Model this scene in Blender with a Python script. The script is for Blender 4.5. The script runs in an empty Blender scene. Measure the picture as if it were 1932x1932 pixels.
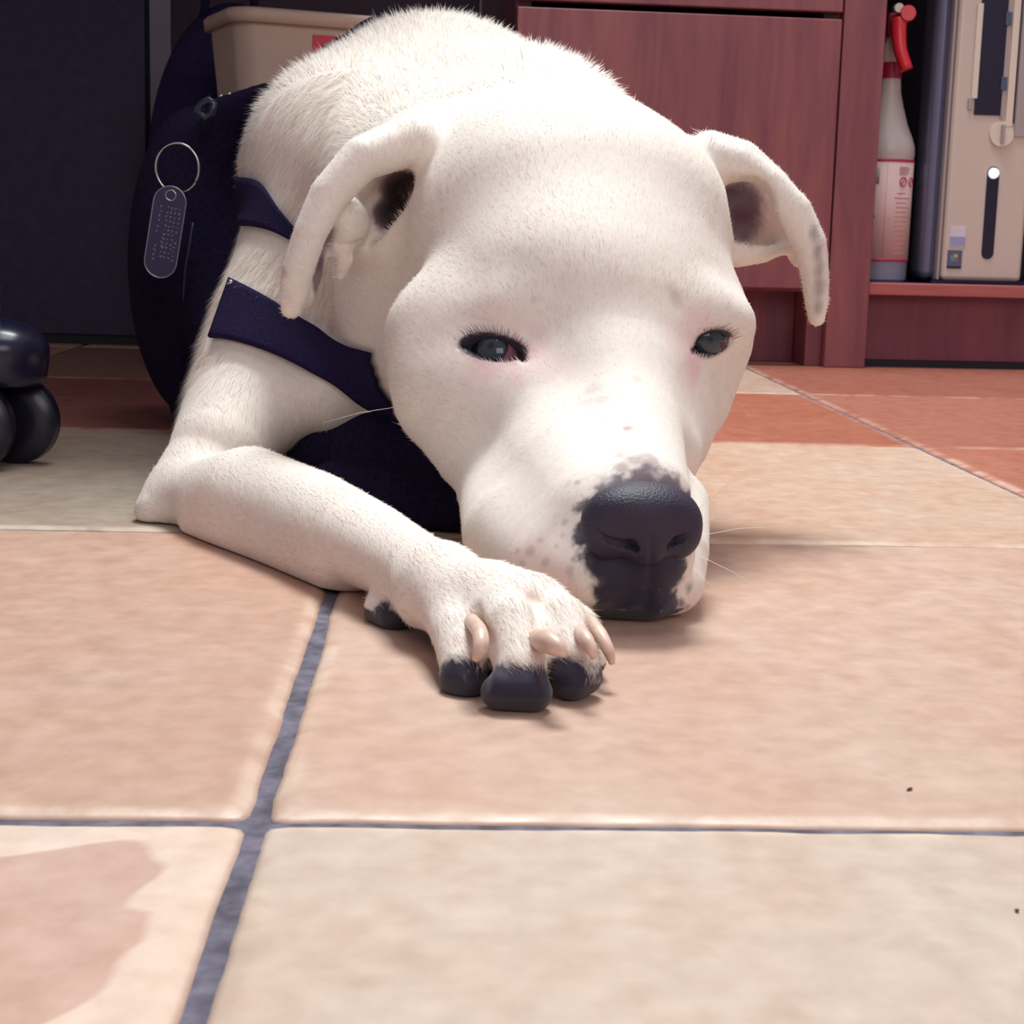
import bpy, bmesh, math, random
import numpy as np
from mathutils import Vector, Matrix

# ------------------------------------------------------------------ camera, world, lights, exposure
SC = bpy.context.scene
F_PX, PITCH, ROLL, CAM_H = 3090.8, .16904, .02657, .152
cam_d = bpy.data.cameras.new('camera'); cam = bpy.data.objects.new('camera', cam_d)
SC.collection.objects.link(cam); SC.camera = cam
cF = np.array([0, math.cos(PITCH), -math.sin(PITCH)]); _r = np.array([1., 0, 0]); _u = np.cross(_r, cF)
cR = math.cos(ROLL)*_r + math.sin(ROLL)*_u; cU = -math.sin(ROLL)*_r + math.cos(ROLL)*_u
cam.matrix_world = Matrix(((cR[0], cU[0], -cF[0], 0), (cR[1], cU[1], -cF[1], 0), (cR[2], cU[2], -cF[2], CAM_H), (0, 0, 0, 1)))
cam_d.sensor_width = 36; cam_d.lens = 36*F_PX/1932; cam_d.clip_start = .02
cam_d.dof.use_dof = True; cam_d.dof.focus_distance = .72; cam_d.dof.aperture_fstop = 50

world = bpy.data.worlds.new('room_light'); SC.world = world; world.use_nodes = True
bgn = world.node_tree.nodes['Background']
bgn.inputs[0].default_value = (.82, .74, .84, 1); bgn.inputs[1].default_value = .38

def area(name, loc, target, size, power, col, sy=None):
    d = bpy.data.lights.new(name, 'AREA'); d.energy = power; d.color = col; d.size = size
    if sy: d.shape = 'RECTANGLE'; d.size_y = sy
    o = bpy.data.objects.new(name, d); SC.collection.objects.link(o); o.location = loc
    o.rotation_euler = (Vector(target)-Vector(loc)).to_track_quat('-Z', 'Y').to_euler()
    return o
area('ceiling_panel_light', (.05, 1.75, 2.30), (.02, .78, 0), .8, 80, (.93, 1, .985), .6)
area('ceiling_lamp_light', (.30, .9, 2.3), (.05, .8, 0), .9, 14, (.96, 1, .98), .9)
area('front_fill_light', (.9, -1.6, 1.5), (0, .8, .1), 1.6, 19, (1, .955, .92), 1.2)  # added fill from the camera side, not an actual window
SC.view_settings.view_transform = 'Standard'; SC.view_settings.look = 'None'
SC.view_settings.exposure = 0.0; SC.view_settings.gamma = 1.0

# ------------------------------------------------------------------ helpers
CO = SC.collection
O3 = np.array([0, 0, CAM_H])
def ray(px, py):
    d = cF*F_PX + cR*(px-966) - cU*(py-966)
    return d/d[1]                      # unit step in world y
def W(px, py, Y): return O3 + ray(px, py)*Y
def G(px, py, z=0.):
    d = ray(px, py); return O3 + d*((z-CAM_H)/d[2])
def R_(rpx, Y): return rpx*Y/F_PX
def proj(P):
    P = np.asarray(P, float)-O3; d = P@cF
    return 966+F_PX*(P@cR)/d, 966-F_PX*(P@cU)/d

def s2l(c): return tuple((x/12.92 if x <= .04045 else ((x+.055)/1.055)**2.4) for x in (v/255 for v in c))
def mat(name, col=(.5, .5, .5), rough=.6, metal=0., **kw):
    m = bpy.data.materials.new(name); m.use_nodes = True
    b = m.node_tree.nodes['Principled BSDF']
    b.inputs['Base Color'].default_value = (*col, 1); b.inputs['Roughness'].default_value = rough; b.inputs['Metallic'].default_value = metal
    for k, v in kw.items():
        b.inputs[k.replace('_', ' ')].default_value = v
    return m
def noisy(m, scale=40, amt=.15, stretch=(1, 1, 1), bump=0., detail=4, col2=None):
    nt = m.node_tree; N = nt.nodes; L = nt.links; b = N['Principled BSDF']
    tc = N.new('ShaderNodeTexCoord'); mp = N.new('ShaderNodeMapping'); mp.inputs['Scale'].default_value = stretch
    no = N.new('ShaderNodeTexNoise'); no.inputs['Scale'].default_value = scale; no.inputs['Detail'].default_value = detail
    L.new(tc.outputs['Object'], mp.inputs[0]); L.new(mp.outputs[0], no.inputs['Vector'])
    c = np.array(b.inputs['Base Color'].default_value[:3]); c2 = np.array(col2) if col2 is not None else c*(1+amt)
    r = N.new('ShaderNodeValToRGB'); r.color_ramp.elements[0].position = .35; r.color_ramp.elements[1].position = .68
    r.color_ramp.elements[0].color = (*(c*(1-amt)), 1); r.color_ramp.elements[1].color = (*c2, 1)
    L.new(no.outputs[0], r.inputs[0]); L.new(r.outputs[0], b.inputs['Base Color'])
    if bump:
        bp = N.new('ShaderNodeBump'); bp.inputs['Strength'].default_value = bump; bp.inputs['Distance'].default_value = .002
        L.new(no.outputs[0], bp.inputs['Height']); L.new(bp.outputs[0], b.inputs['Normal'])
    return m

def obj(name, verts, faces, m=None, parent=None, smooth=False):
    me = bpy.data.meshes.new(name); me.from_pydata([tuple(map(float, v)) for v in verts], [], faces); me.update()
    o = bpy.data.objects.new(name, me); CO.objects.link(o)
    if m: me.materials.append(m)
    if parent: o.parent = parent
    if smooth: me.polygons.foreach_set('use_smooth', [True]*len(me.polygons))
    return o
def bobj(name, bm, m, parent=None, smooth=False, bevel=0):
    me = bpy.data.meshes.new(name); bm.normal_update(); bm.to_mesh(me); bm.free()
    o = bpy.data.objects.new(name, me); CO.objects.link(o); me.materials.append(m)
    if parent: o.parent = parent
    if smooth: me.polygons.foreach_set('use_smooth', [True]*len(me.polygons))
    if bevel:
        b = o.modifiers.new('bevel', 'BEVEL'); b.width = bevel; b.segments = 3; b.limit_method = 'ANGLE'
        me.polygons.foreach_set('use_smooth', [True]*len(me.polygons))
        w = o.modifiers.new('wn', 'WEIGHTED_NORMAL'); w.keep_sharp = True
    return o
def thing(name, label, cat, loc=(0, 0, 0), rot=(0, 0, 0)):
    o = bpy.data.objects.new(name, None); CO.objects.link(o); o.empty_display_size = .02
    o.location = loc; o.rotation_euler = rot; o['label'] = label; o['category'] = cat
    return o
def addbox(bm, x0, x1, y0, y1, z0, z1):
    v = [bm.verts.new(p) for p in [(x0, y0, z0), (x1, y0, z0), (x1, y1, z0), (x0, y1, z0), (x0, y0, z1), (x1, y0, z1), (x1, y1, z1), (x0, y1, z1)]]
    for f in [(0, 3, 2, 1), (4, 5, 6, 7), (0, 1, 5, 4), (1, 2, 6, 5), (2, 3, 7, 6), (3, 0, 4, 7)]: bm.faces.new([v[i] for i in f])
def box(name, x0, x1, y0, y1, z0, z1, m, parent=None, bevel=.0015):
    bm = bmesh.new(); addbox(bm, x0, x1, y0, y1, z0, z1); return bobj(name, bm, m, parent, bevel=bevel)
def lathe(name, prof, m, parent=None, n=40, loc=(0, 0, 0), axis='z'):
    vs, fs = [], []
    for r, z in prof:
        for i in range(n):
            a = 2*math.pi*i/n; vs.append((r*math.cos(a), r*math.sin(a), z))
    for j in range(len(prof)-1):
        for i in range(n):
            k = (i+1) % n; fs.append((j*n+i, j*n+k, (j+1)*n+k, (j+1)*n+i))
    if prof[0][0] > 1e-6: fs.append(tuple(range(n))[::-1])
    if prof[-1][0] > 1e-6: fs.append(tuple((len(prof)-1)*n+i for i in range(n)))
    vs = np.array(vs)
    if axis == 'y': vs = vs[:, [0, 2, 1]]*np.array([1, -1, 1])
    if axis == 'x': vs = vs[:, [2, 1, 0]]*np.array([1, 1, -1])
    o = obj(name, vs+np.array(loc), fs, m, parent, True)
    e = o.modifiers.new('es', 'EDGE_SPLIT'); e.split_angle = math.radians(35)
    return o
def tube_geo(pts, rad, n=8, closed=False):
    P = np.array(pts, float); k = len(P); rad = np.broadcast_to(np.array(rad, float), (k,))
    T = np.gradient(P, axis=0)
    if closed: T = np.roll(P, -1, 0)-np.roll(P, 1, 0)
    T /= np.linalg.norm(T, axis=1)[:, None]+1e-12
    up = np.array([0.3, .2, 1.]); vs, fs = [], []
    a = np.cross(T[0], up); a /= np.linalg.norm(a)
    for i in range(k):
        a = a-T[i]*(a@T[i]); a /= np.linalg.norm(a); b = np.cross(T[i], a)
        for j in range(n):
            t = 2*math.pi*j/n; vs.append(P[i]+rad[i]*(math.cos(t)*a+math.sin(t)*b))
    for i in range(k if closed else k-1):
        i2 = (i+1) % k
        for j in range(n):
            j2 = (j+1) % n; fs.append((i*n+j, i*n+j2, i2*n+j2, i2*n+j))
    if not closed: fs += [tuple(range(n))[::-1], tuple((k-1)*n+j for j in range(n))]
    return vs, fs
def tube(name, pts, rad, m, parent=None, n=10, closed=False):
    v, f = tube_geo(pts, rad, n, closed); return obj(name, v, f, m, parent, True)
def spline(pts, n):
    P = np.array(pts, float); k = len(P); out = []
    Q = np.vstack([2*P[0]-P[1], P, 2*P[-1]-P[-2]])
    for t in np.linspace(0, k-1-1e-9, n):
        i = int(t); u = t-i; a, b, c, d = Q[i:i+4]
        out.append(.5*((2*b)+(-a+c)*u+(2*a-5*b+4*c-d)*u*u+(-a+3*b-3*c+d)*u**3))
    return np.array(out)

# ------------------------------------------------------------------ floor (tile grid measured from the photo)
PHI, TT, OU, OV = .04243518, 2.66789339*CAM_H, -.30891032*CAM_H, 2.68376064*CAM_H
cph, sph = math.cos(PHI), math.sin(PHI)
def floor_material():
    m = bpy.data.materials.new('terracotta_tile'); m.use_nodes = True; nt = m.node_tree; N = nt.nodes; L = nt.links
    b = N['Principled BSDF']; b.inputs['Specular IOR Level'].default_value = .32
    at = N.new('ShaderNodeAttribute'); at.attribute_name = 'tint'
    tc = N.new('ShaderNodeTexCoord')
    n1 = N.new('ShaderNodeTexNoise'); n1.inputs['Scale'].default_value = 9; n1.inputs['Detail'].default_value = 5; n1.inputs['Roughness'].default_value = .6
    mp = N.new('ShaderNodeMapping'); mp.inputs['Scale'].default_value = (1.3, .75, 1)
    L.new(tc.outputs['Object'], mp.inputs[0]); L.new(mp.outputs[0], n1.inputs['Vector'])
    r1 = N.new('ShaderNodeValToRGB'); e = r1.color_ramp.elements
    e[0].position = .34; e[0].color = (.97, .88, .83, 1); e[1].position = .66; e[1].color = (1.02, 1.05, 1.06, 1)
    L.new(n1.outputs[0], r1.inputs[0])
    mx = N.new('ShaderNodeMix'); mx.data_type = 'RGBA'; mx.blend_type = 'MULTIPLY'; mx.inputs[0].default_value = 1
    L.new(at.outputs['Color'], mx.inputs[6]); L.new(r1.outputs[0], mx.inputs[7])
    n2 = N.new('ShaderNodeTexNoise'); n2.inputs['Scale'].default_value = 90; n2.inputs['Detail'].default_value = 4
    L.new(tc.outputs['Object'], n2.inputs['Vector'])
    r2 = N.new('ShaderNodeValToRGB'); e = r2.color_ramp.elements
    e[0].position = .3; e[0].color = (.9, .86, .84, 1); e[1].position = .7; e[1].color = (1.05, 1.05, 1.05, 1)
    L.new(n2.outputs[0], r2.inputs[0])
    m2 = N.new('ShaderNodeMix'); m2.data_type = 'RGBA'; m2.blend_type = 'MULTIPLY'; m2.inputs[0].default_value = 1
    L.new(mx.outputs[2], m2.inputs[6]); L.new(r2.outputs[0], m2.inputs[7])
    L.new(m2.outputs[2], b.inputs['Base Color'])
    # worn shiny flecks
    mp3 = N.new('ShaderNodeMapping'); mp3.inputs['Scale'].default_value = (1, .7, 1); L.new(tc.outputs['Object'], mp3.inputs[0])
    n3 = N.new('ShaderNodeTexNoise'); n3.inputs['Scale'].default_value = 60; n3.inputs['Detail'].default_value = 3; L.new(mp3.outputs[0], n3.inputs['Vector'])
    r3 = N.new('ShaderNodeMapRange'); r3.inputs[1].default_value = .3; r3.inputs[2].default_value = .7; r3.inputs[3].default_value = .55; r3.inputs[4].default_value = .36
    L.new(n3.outputs[0], r3.inputs[0]); L.new(r3.outputs[0], b.inputs['Roughness'])
    ad = N.new('ShaderNodeMath'); ad.operation = 'ADD'; L.new(n1.outputs[0], ad.inputs[0]); L.new(n3.outputs[0], ad.inputs[1])
    bp = N.new('ShaderNodeBump'); bp.inputs['Strength'].default_value = .28; bp.inputs['Distance'].default_value = .0025
    L.new(ad.outputs[0], bp.inputs['Height']); L.new(bp.outputs[0], b.inputs['Normal'])
    return m
TINT = {(-1, -1): (208, 172, 158), (0, -1): (210, 190, 175), (1, -1): (206, 182, 168), (-1, 0): (200, 164, 146), (0, 0): (208, 176, 159),
        (-1, 1): (176, 160, 146), (0, 1): (206, 176, 156), (1, 1): (178, 112, 92), (-1, 2): (168, 108, 98), (0, 2): (178, 108, 86),  # left-back tiles tinted greyer, part tile colour, part painted shade
        (1, 2): (178, 112, 94), (0, 3): (196, 166, 150), (-1, 3): (170, 128, 108), (1, 3): (164, 100, 84), (-2, 0): (200, 165, 150), (1, 0): (205, 170, 150)}
def ins_max(a): return float(np.max(a))
TINT = {k: tuple(c*(.93 if k[1] < 2 else .89) for c in v) for k, v in TINT.items()}
def make_floor():
    rng = random.Random(5); nrng = np.random.RandomState(3)
    vs, fs, cols, mi = [], [], [], []
    def edge(n, amp):
        a = nrng.randn(n); a = np.convolve(a, np.ones(5)/5, 'same')*amp; return a
    for c in range(-4, 4):
        for r in range(-2, 9):
            gl = .0030 if c != 1 else .0012; gr = .0026 if c != 0 else .0012     # half grout widths left/right
            gb = .0016 if c != -1 else .0024; gt = .0016 if c != -1 else .0022
            u0, u1 = OU+c*TT+gl, OU+(c+1)*TT-gr; v0, v1 = OV+r*TT+gb, OV+(r+1)*TT-gt
            if c == -1: v0 -= .0026*0; 
            n = 96
            s = np.linspace(0, 1, n)
            L_ = [np.stack([u0+(u1-u0)*s, v0+edge(n, .0006)], 1)[:-1], np.stack([u1+edge(n, .0005), v0+(v1-v0)*s], 1)[:-1],
                  np.stack([u1+(u0-u1)*s, v1+edge(n, .0006)], 1)[:-1], np.stack([u0+edge(n, .0007), v1+(v0-v1)*s], 1)[:-1]]
            loop = np.concatenate(L_); ctr = np.array([(u0+u1)/2, (v0+v1)/2]); half = np.array([(u1-u0)/2, (v1-v0)/2])
            # round corners
            q = (loop-ctr); cr = .0035; qq = np.abs(q)-(half-cr); cm = (qq > 0).all(1)
            ln = np.linalg.norm(qq, axis=1); sc = np.where(cm & (ln > cr), cr/np.maximum(ln, 1e-9), 1)
            q2 = np.where(cm[:, None], np.sign(q)*((half-cr)+qq*sc[:, None]), q); loop = ctr+q2
            t = TINT.get((c, r), (200+rng.randint(-14, 8), 158+rng.randint(-22, 12), 138+rng.randint(-20, 12)))
            col = s2l(t); m_ = len(loop); base = len(vs)
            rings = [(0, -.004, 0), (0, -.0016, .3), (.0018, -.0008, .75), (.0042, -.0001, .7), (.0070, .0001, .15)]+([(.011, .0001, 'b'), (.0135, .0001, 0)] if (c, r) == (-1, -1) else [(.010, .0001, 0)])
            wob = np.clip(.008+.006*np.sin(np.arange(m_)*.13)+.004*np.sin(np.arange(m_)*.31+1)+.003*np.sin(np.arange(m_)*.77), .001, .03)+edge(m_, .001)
            wear_glint = np.clip(.75+edge(m_, 1.1), .1, 1)  # rims lightened: glaze wear with the bevel highlight painted in
            for ins, z, wv in rings:
                if ins > .0105: ins = ins+wob
                q = loop-ctr; k = 1-ins/np.maximum(np.abs(q), 1e-6).max(1); p = ctr+q*k[:, None]
                zz = z+edge(m_, .0002)*(0 < ins_max(ins) < .005)
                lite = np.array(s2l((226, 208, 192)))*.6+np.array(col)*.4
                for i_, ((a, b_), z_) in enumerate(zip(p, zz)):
                    vs.append((cph*a-sph*b_, sph*a+cph*b_, z_)); k_ = 1. if wv == 'b' else wv*wear_glint[i_]*(1 if r < 2 else .5)
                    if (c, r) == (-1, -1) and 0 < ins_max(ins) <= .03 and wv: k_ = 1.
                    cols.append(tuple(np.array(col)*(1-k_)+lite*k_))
            for j in range(len(rings)-1):
                for i in range(m_):
                    k = (i+1) % m_; fs.append((base+j*m_+i, base+j*m_+k, base+(j+1)*m_+k, base+(j+1)*m_+i)); mi.append(0)
            fs.append(tuple(base+(len(rings)-1)*m_+i for i in range(m_))); mi.append(0)
    gb = len(vs)
    for a, b_ in [(-2, -1), (2, -1), (2, 4), (-2, 4)]: vs.append((a, b_, -.0016)); cols.append((.1, .1, .1))
    fs.append((gb, gb+1, gb+2, gb+3)); mi.append(1)
    o = obj('floor', vs, fs, floor_material())
    grout = noisy(mat('grout', s2l((96, 90, 104)), .9), 120, .45, bump=.6)
    o.data.materials.append(grout); o.data.polygons.foreach_set('material_index', mi)
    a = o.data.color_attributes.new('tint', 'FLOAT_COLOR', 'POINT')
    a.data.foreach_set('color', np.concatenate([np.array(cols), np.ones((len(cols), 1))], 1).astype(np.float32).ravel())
    sm = [len(f) == 4 and k == 0 for f, k in zip(fs, mi)]; o.data.polygons.foreach_set('use_smooth', sm)
    o['kind'] = 'structure'
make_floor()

# ------------------------------------------------------------------ materials for the furniture
NAVY = (.012, .009, .028)
def wood(name, c1, c2, rot=False):
    m = bpy.data.materials.new(name); m.use_nodes = True; nt = m.node_tree; N = nt.nodes; L = nt.links; b = N['Principled BSDF']
    b.inputs['Roughness'].default_value = .5
    tc = N.new('ShaderNodeTexCoord'); mp = N.new('ShaderNodeMapping'); mp.inputs['Scale'].default_value = (1, 1, .12)
    if rot: mp.inputs['Scale'].default_value = (.12, 1, 1)
    L.new(tc.outputs['Object'], mp.inputs[0])
    n = N.new('ShaderNodeTexNoise'); n.inputs['Scale'].default_value = 22; n.inputs['Detail'].default_value = 7; n.inputs['Distortion'].default_value = 1.2; L.new(mp.outputs[0], n.inputs['Vector'])
    n2 = N.new('ShaderNodeTexNoise'); n2.inputs['Scale'].default_value = 160; n2.inputs['Detail'].default_value = 3; L.new(mp.outputs[0], n2.inputs['Vector'])
    a = N.new('ShaderNodeMath'); a.operation = 'MULTIPLY_ADD'; a.inputs[1].default_value = .3; L.new(n2.outputs[0], a.inputs[0]); L.new(n.outputs[0], a.inputs[2])
    r = N.new('ShaderNodeValToRGB'); e = r.color_ramp.elements; e[0].position = .45; e[0].color = (*c1, 1); e[1].position = .82; e[1].color = (*c2, 1)
    L.new(a.outputs[0], r.inputs[0]); L.new(r.outputs[0], b.inputs['Base Color'])
    return m
M_wood = wood('cherry_veneer', s2l((112, 56, 70)), s2l((142, 78, 80)))
M_woodd = wood('cherry_kick', s2l((104, 46, 66)), s2l((128, 62, 74)))
M_woodh = wood('cherry_edge', s2l((150, 72, 76)), s2l((176, 96, 92)), True)
M_black = noisy(mat('black_laminate', (.024, .018, .060), .6), 60, .2)
M_strip = mat('black_base_strip', (.006, .005, .014), .7)

# ------------------------------------------------------------------ cabinets
CA = .10
cab_org = (.425, 2.0, 0)
def cabinets():
    t = thing('base_cabinet', 'reddish cherry wood base cabinet with slab door and drawer above, behind the dog', 'cabinet', cab_org, (0, 0, CA))
    W0 = -.436
    bm = bmesh.new(); addbox(bm, W0+.0, W0+.018, .02, .56, .0, .72); bobj('end_panel', bm, M_wood, t, bevel=.001)
    bm = bmesh.new(); addbox(bm, -.070, -.022, .02, .56, .0, .72); addbox(bm, -.0505, 0, 0, .02, .0005, .72); bobj('side_panel', bm, M_wood, t, bevel=.001)
    box('bottom_board', W0+.018, -.07, .02, .56, .09, .108, M_woodd, t)
    box('back_board', W0+.018, -.07, .54, .555, .09, .72, M_black, t)
    d = box('door', W0, -.0525, 0, .019, .094, .4085, M_wood, t)
    dr = box('drawer', W0, -.0525, 0, .019, .4165, .60, M_wood, t)
    for par, z, xx in ((dr, .51, -.245),):
        tube('handle', [(xx-.05, -.003, z), (xx-.05, -.03, z), (xx+.05, -.03, z), (xx+.05, -.003, z)], .004, mat('handle_metal', (.5, .5, .5), .3, 1.), par)
    box('drawer', W0, -.0525, 0, .019, .607, .715, M_wood, t)
    box('toe_kick', W0+.018, -.07, .075, .09, 0, .09, M_woodd, t)
    # open bay to the right
    b = thing('open_cabinet', 'open reddish wood cabinet bay holding the computer and spray bottle', 'cabinet', cab_org, (0, 0, CA))
    box('shelf_edge', .0005, .62, .004, .022, .0885, .1035, M_woodh, b)
    box('bottom_shelf', -.0215, .62, .022, .56, .0885, .1035, M_black, b)
    box('kick_board', -.0215, .62, .030, .048, .008, .0885, M_woodd, b)
    box('back_board', -.0215, .62, .545, .56, .1035, .72, M_black, b)
    box('side_panel', .60, .62, .022, .545, .1035, .72, M_wood, b)
    box('dark_strip', .0005, .62, .026, .050, .0, .008, M_strip, b, 0)  # thin black strip along the foot of the kick board
    w = thing('worktop', 'dark desk worktop running over the cabinets, above the picture edge', 'worktop', cab_org, (0, 0, CA))
    box('top_board', -1.6, .66, -.03, .60, .722, .76, M_black, w)
    box('shade_board', -1.7, -.52, -.75, -.031, .722, .76, M_black, w)  # unseen board added to shade the left-back floor
cabinets()
# dark knee-space panel and desk side at the left
wl = box('wall_back', -2.2, 2.2, 2.75, 2.85, 0, 2.4, noisy(mat('back_wall', s2l((72, 58, 68)), .9), 20, .08), None, 0); wl['kind'] = 'structure'
def left_panel():
    t = thing('desk_side_panel', 'tall near-black desk side panel standing in shadow at the left edge', 'desk panel', (-.46, 2.05, 0))
    box('panel', -.50, 0, 0, .03, .012, .722, M_black, t)
    box('foot_rail', -.50, 0, .004, .026, 0, .012, M_strip, t, 0)
    t2 = thing('modesty_panel', 'dark brown modesty board behind the waste bin under the desk', 'desk panel', (-.46, 2.2, 0))
    box('panel', .0, .40, 0, .02, .0, .72, noisy(mat('dark_brown_board', s2l((66, 50, 66)), .7), 90, .12, (6, 6, 1)), t2)
left_panel()
def bin_():
    # rectangular beige bin, front-left corner at px 445, rim top y~5
    c = W(446, 10, 1.66); ang = .42
    t = thing('waste_bin', 'beige plastic waste bin with a rolled rim and red sticker, behind the dog', 'waste bin', (c[0], c[1], 0), (0, 0, ang))
    Hh = c[2]; m = noisy(mat('beige_plastic', s2l((188, 164, 148)), .5), 30, .04)
    def loop(x0, x1, y0, y1, r, n=8):
        P = []
        for cx, cy, a0 in ((x1-r, y0+r, -90), (x1-r, y1-r, 0), (x0+r, y1-r, 90), (x0+r, y0+r, 180)):
            for k in range(n+1):
                a = math.radians(a0+90*k/n); P.append((cx+r*math.cos(a), cy+r*math.sin(a)))
        return P
    def wall(name, secs, mm, par):
        vs, fs = [], []; n = None
        for (e, z, r) in secs:
            P = loop(-e, .28+e, -e, .13+e, r); n = len(P); vs += [(x, y, z) for x, y in P]
        for j in range(len(secs)-1):
            for i in range(n): k = (i+1) % n; fs.append((j*n+i, j*n+k, (j+1)*n+k, (j+1)*n+i))
        return vs, fs, n
    vs, fs, n = wall('b', [(-.03, .0, .02), (-.03, .002, .02), (-.002, Hh-.02, .022), (-.002, Hh-.004, .022), (-.005, Hh-.004, .02), (-.033, .006, .02)], m, t)
    fs.append(tuple(range(n))[::-1]); fs.append(tuple(5*n+i for i in range(n)))
    obj('body', vs, fs, m, t, True)
    vs, fs, n = wall('r', [(-.003, Hh-.014, .022), (.005, Hh-.014, .026), (.006, Hh-.003, .027), (.003, Hh, .026), (-.004, Hh, .02)], m, t)
    obj('rim', vs, fs, m, t, True).modifiers.new('s', 'SOLIDIFY').thickness = .0012
    # red sticker on the front face
    ms = mat('red_sticker', s2l((196, 62, 84)), .5)
    z0, z1 = Hh-.047, Hh-.022; k = lambda z: -(-.03+(.028)*(z/(Hh-.02)))-.0006
    obj('sticker', [(.078, k(z0), z0), (.15, k(z0), z0), (.15, k(z1), z1), (.078, k(z1), z1)], [(0, 1, 2, 3)], ms, t).modifiers.new('s', 'SOLIDIFY').thickness = .0004
bin_()

# ------------------------------------------------------------------ computer tower
def tower():
    a = Vector((math.cos(CA), math.sin(CA), 0))
    fl = W(1776, 517, 2.045)
    t = thing('computer_tower', 'silver and beige desktop computer tower standing on the cabinet shelf beside the spray bottle', 'computer', (fl[0], fl[1], .1036), (0, 0, CA))
    Wd = .103; Ht = .44
    silver = mat('silver_plastic', s2l((204, 188, 178)), .38, .15); grey = mat('grey_side', s2l((112, 112, 138)), .34, .55); dk = mat('gloss_black', (.012, .009, .03), .25)
    pale = mat('pale_silver', s2l((222, 208, 194)), .35, .1); sh = mat('satin_grey', s2l((168, 154, 156)), .45, .2)
    box('case', -.006, Wd+.004, .02, .40, .004, Ht, grey, t, .004)
    bm = bmesh.new(); addbox(bm, -.0, Wd, 0, .03, .004, Ht); bobj('front_bezel', bm, silver, t, bevel=.006)
    box('side_trim', -.024, -.0015, .010, .06, .004, Ht, grey, t, .012); box('edge_trim', -.0055, -.0012, .002, .02, .004, Ht, sh, t, .002)
    box('base', -.01, Wd+.006, .006, .40, 0, .004, dk, t, 0)
    px = 1511.
    def fx(x): return (x-1776)/px
    def fz(y): return (517-y)/px
    def slot(name, x0, x1, y0, y1, m, d=.0012, bev=.0005, off=0.0005):
        return box(name, fx(x0), fx(x1), -d-off, .004, fz(y1), fz(y0), m, t, bev)
    slot('drive_bay', 1816, 1866, -110, 209, dk)
    slot('bay_highlight', 1808, 1819, 12, 180, pale, .003)  # pale bar painted in as a highlight left of the drive bay
    slot('clip', 1803, 1812, 180, 200, sh, .0022)
    slot('rail', 1866, 1872, -110, 215, sh, .002)
    slot('rail', 1876, 1889, -110, 228, pale, .0032)
    for y in (25, 140):
        slot('clip', 1862, 1873, y, y+24, mat('teal_clip', s2l((70, 84, 112)), .4), .0036)
    slot('seam', 1890, 1893.5, -110, 222, dk)
    slot('side_door', 1895, 1926, -110, 246, sh, .0018)
    lathe('knob', [(0.0001, -.006), (.0125, -.006), (.014, -.004), (.015, 0), (.015, .003)][::-1], pale, t, 32, (fx(1871), 0, fz(242)), 'y').data.flip_normals()
    kn = box('knob_grip', fx(1871)-.0018, fx(1871)+.0018, -.0088, -.004, fz(242)-.011, fz(242)+.011, sh, t, .0006); kn.location = (0, 0, 0)
    # rounded black slot
    x0, x1, r = fx(1850), fx(1873), (fx(1873)-fx(1850))/2
    def pill(name, za, zb, m, d, grow=0):
        P = []; cx = (x0+x1)/2
        for k in range(17): an = math.pi*k/16; P.append((cx+(r+grow)*math.cos(an), zb-r+(r+grow)*math.sin(an)))
        for k in range(17): an = math.pi+math.pi*k/16; P.append((cx+(r+grow)*math.cos(an), za+r+(r+grow)*math.sin(an)))
        n = len(P); vs = [(x, -d, z) for x, z in P]+[(x, .002, z) for x, z in P]
        fs = [tuple(range(n))]+[(i, n+i, n+(i+1) % n, (i+1) % n) for i in range(n)]
        return obj(name, vs, fs, m, t)
    pill('power_slot', fz(470), fz(301), dk, .001)
    em = mat('white_led', (.85, .88, 1), .3); em.node_tree.nodes['Principled BSDF'].inputs['Emission Color'].default_value = (.85, .88, 1, 1); em.node_tree.nodes['Principled BSDF'].inputs['Emission Strength'].default_value = .8
    lathe('power_button', [(.0001, .0045), (.004, .0045), (.0062, .003), (.0066, 0)][::-1], em, t, 24, (fx(1861.5), -.001, fz(313)), 'y')
    stk = box('sticker', fx(1787), fx(1817), -.001, .001, fz(449), fz(412), mat('pale_sticker', s2l((206, 200, 214)), .4), t, .0003)
    box('sticker_band', fx(1787.5), fx(1816.5), -.0012, .001, fz(447), fz(430), mat('lilac', s2l((150, 150, 196)), .4), stk, 0)
    st2 = box('sticker', fx(1785), fx(1813), -.001, .001, fz(489), fz(455), mat('dark_sticker', s2l((82, 92, 116)), .4), t, .0003)
    for i, (dx, dz, c) in enumerate(((.004, .012, (90, 150, 120)), (.008, .0135, (196, 176, 90)), (.0045, .008, (80, 120, 190)), (.0088, .0085, (150, 90, 100)))):
        box('colour_patch', fx(1785)+dx, fx(1785)+dx+.0045, -.0012, .001, fz(489)+dz, fz(489)+dz+.004, mat('patch', s2l(c), .4), st2, 0)
    box('dark_band', fx(1785)+.0005, fx(1813)-.0005, -.0012, .001, fz(489)+.0008, fz(489)+.003, dk, st2, 0)
tower()

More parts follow.
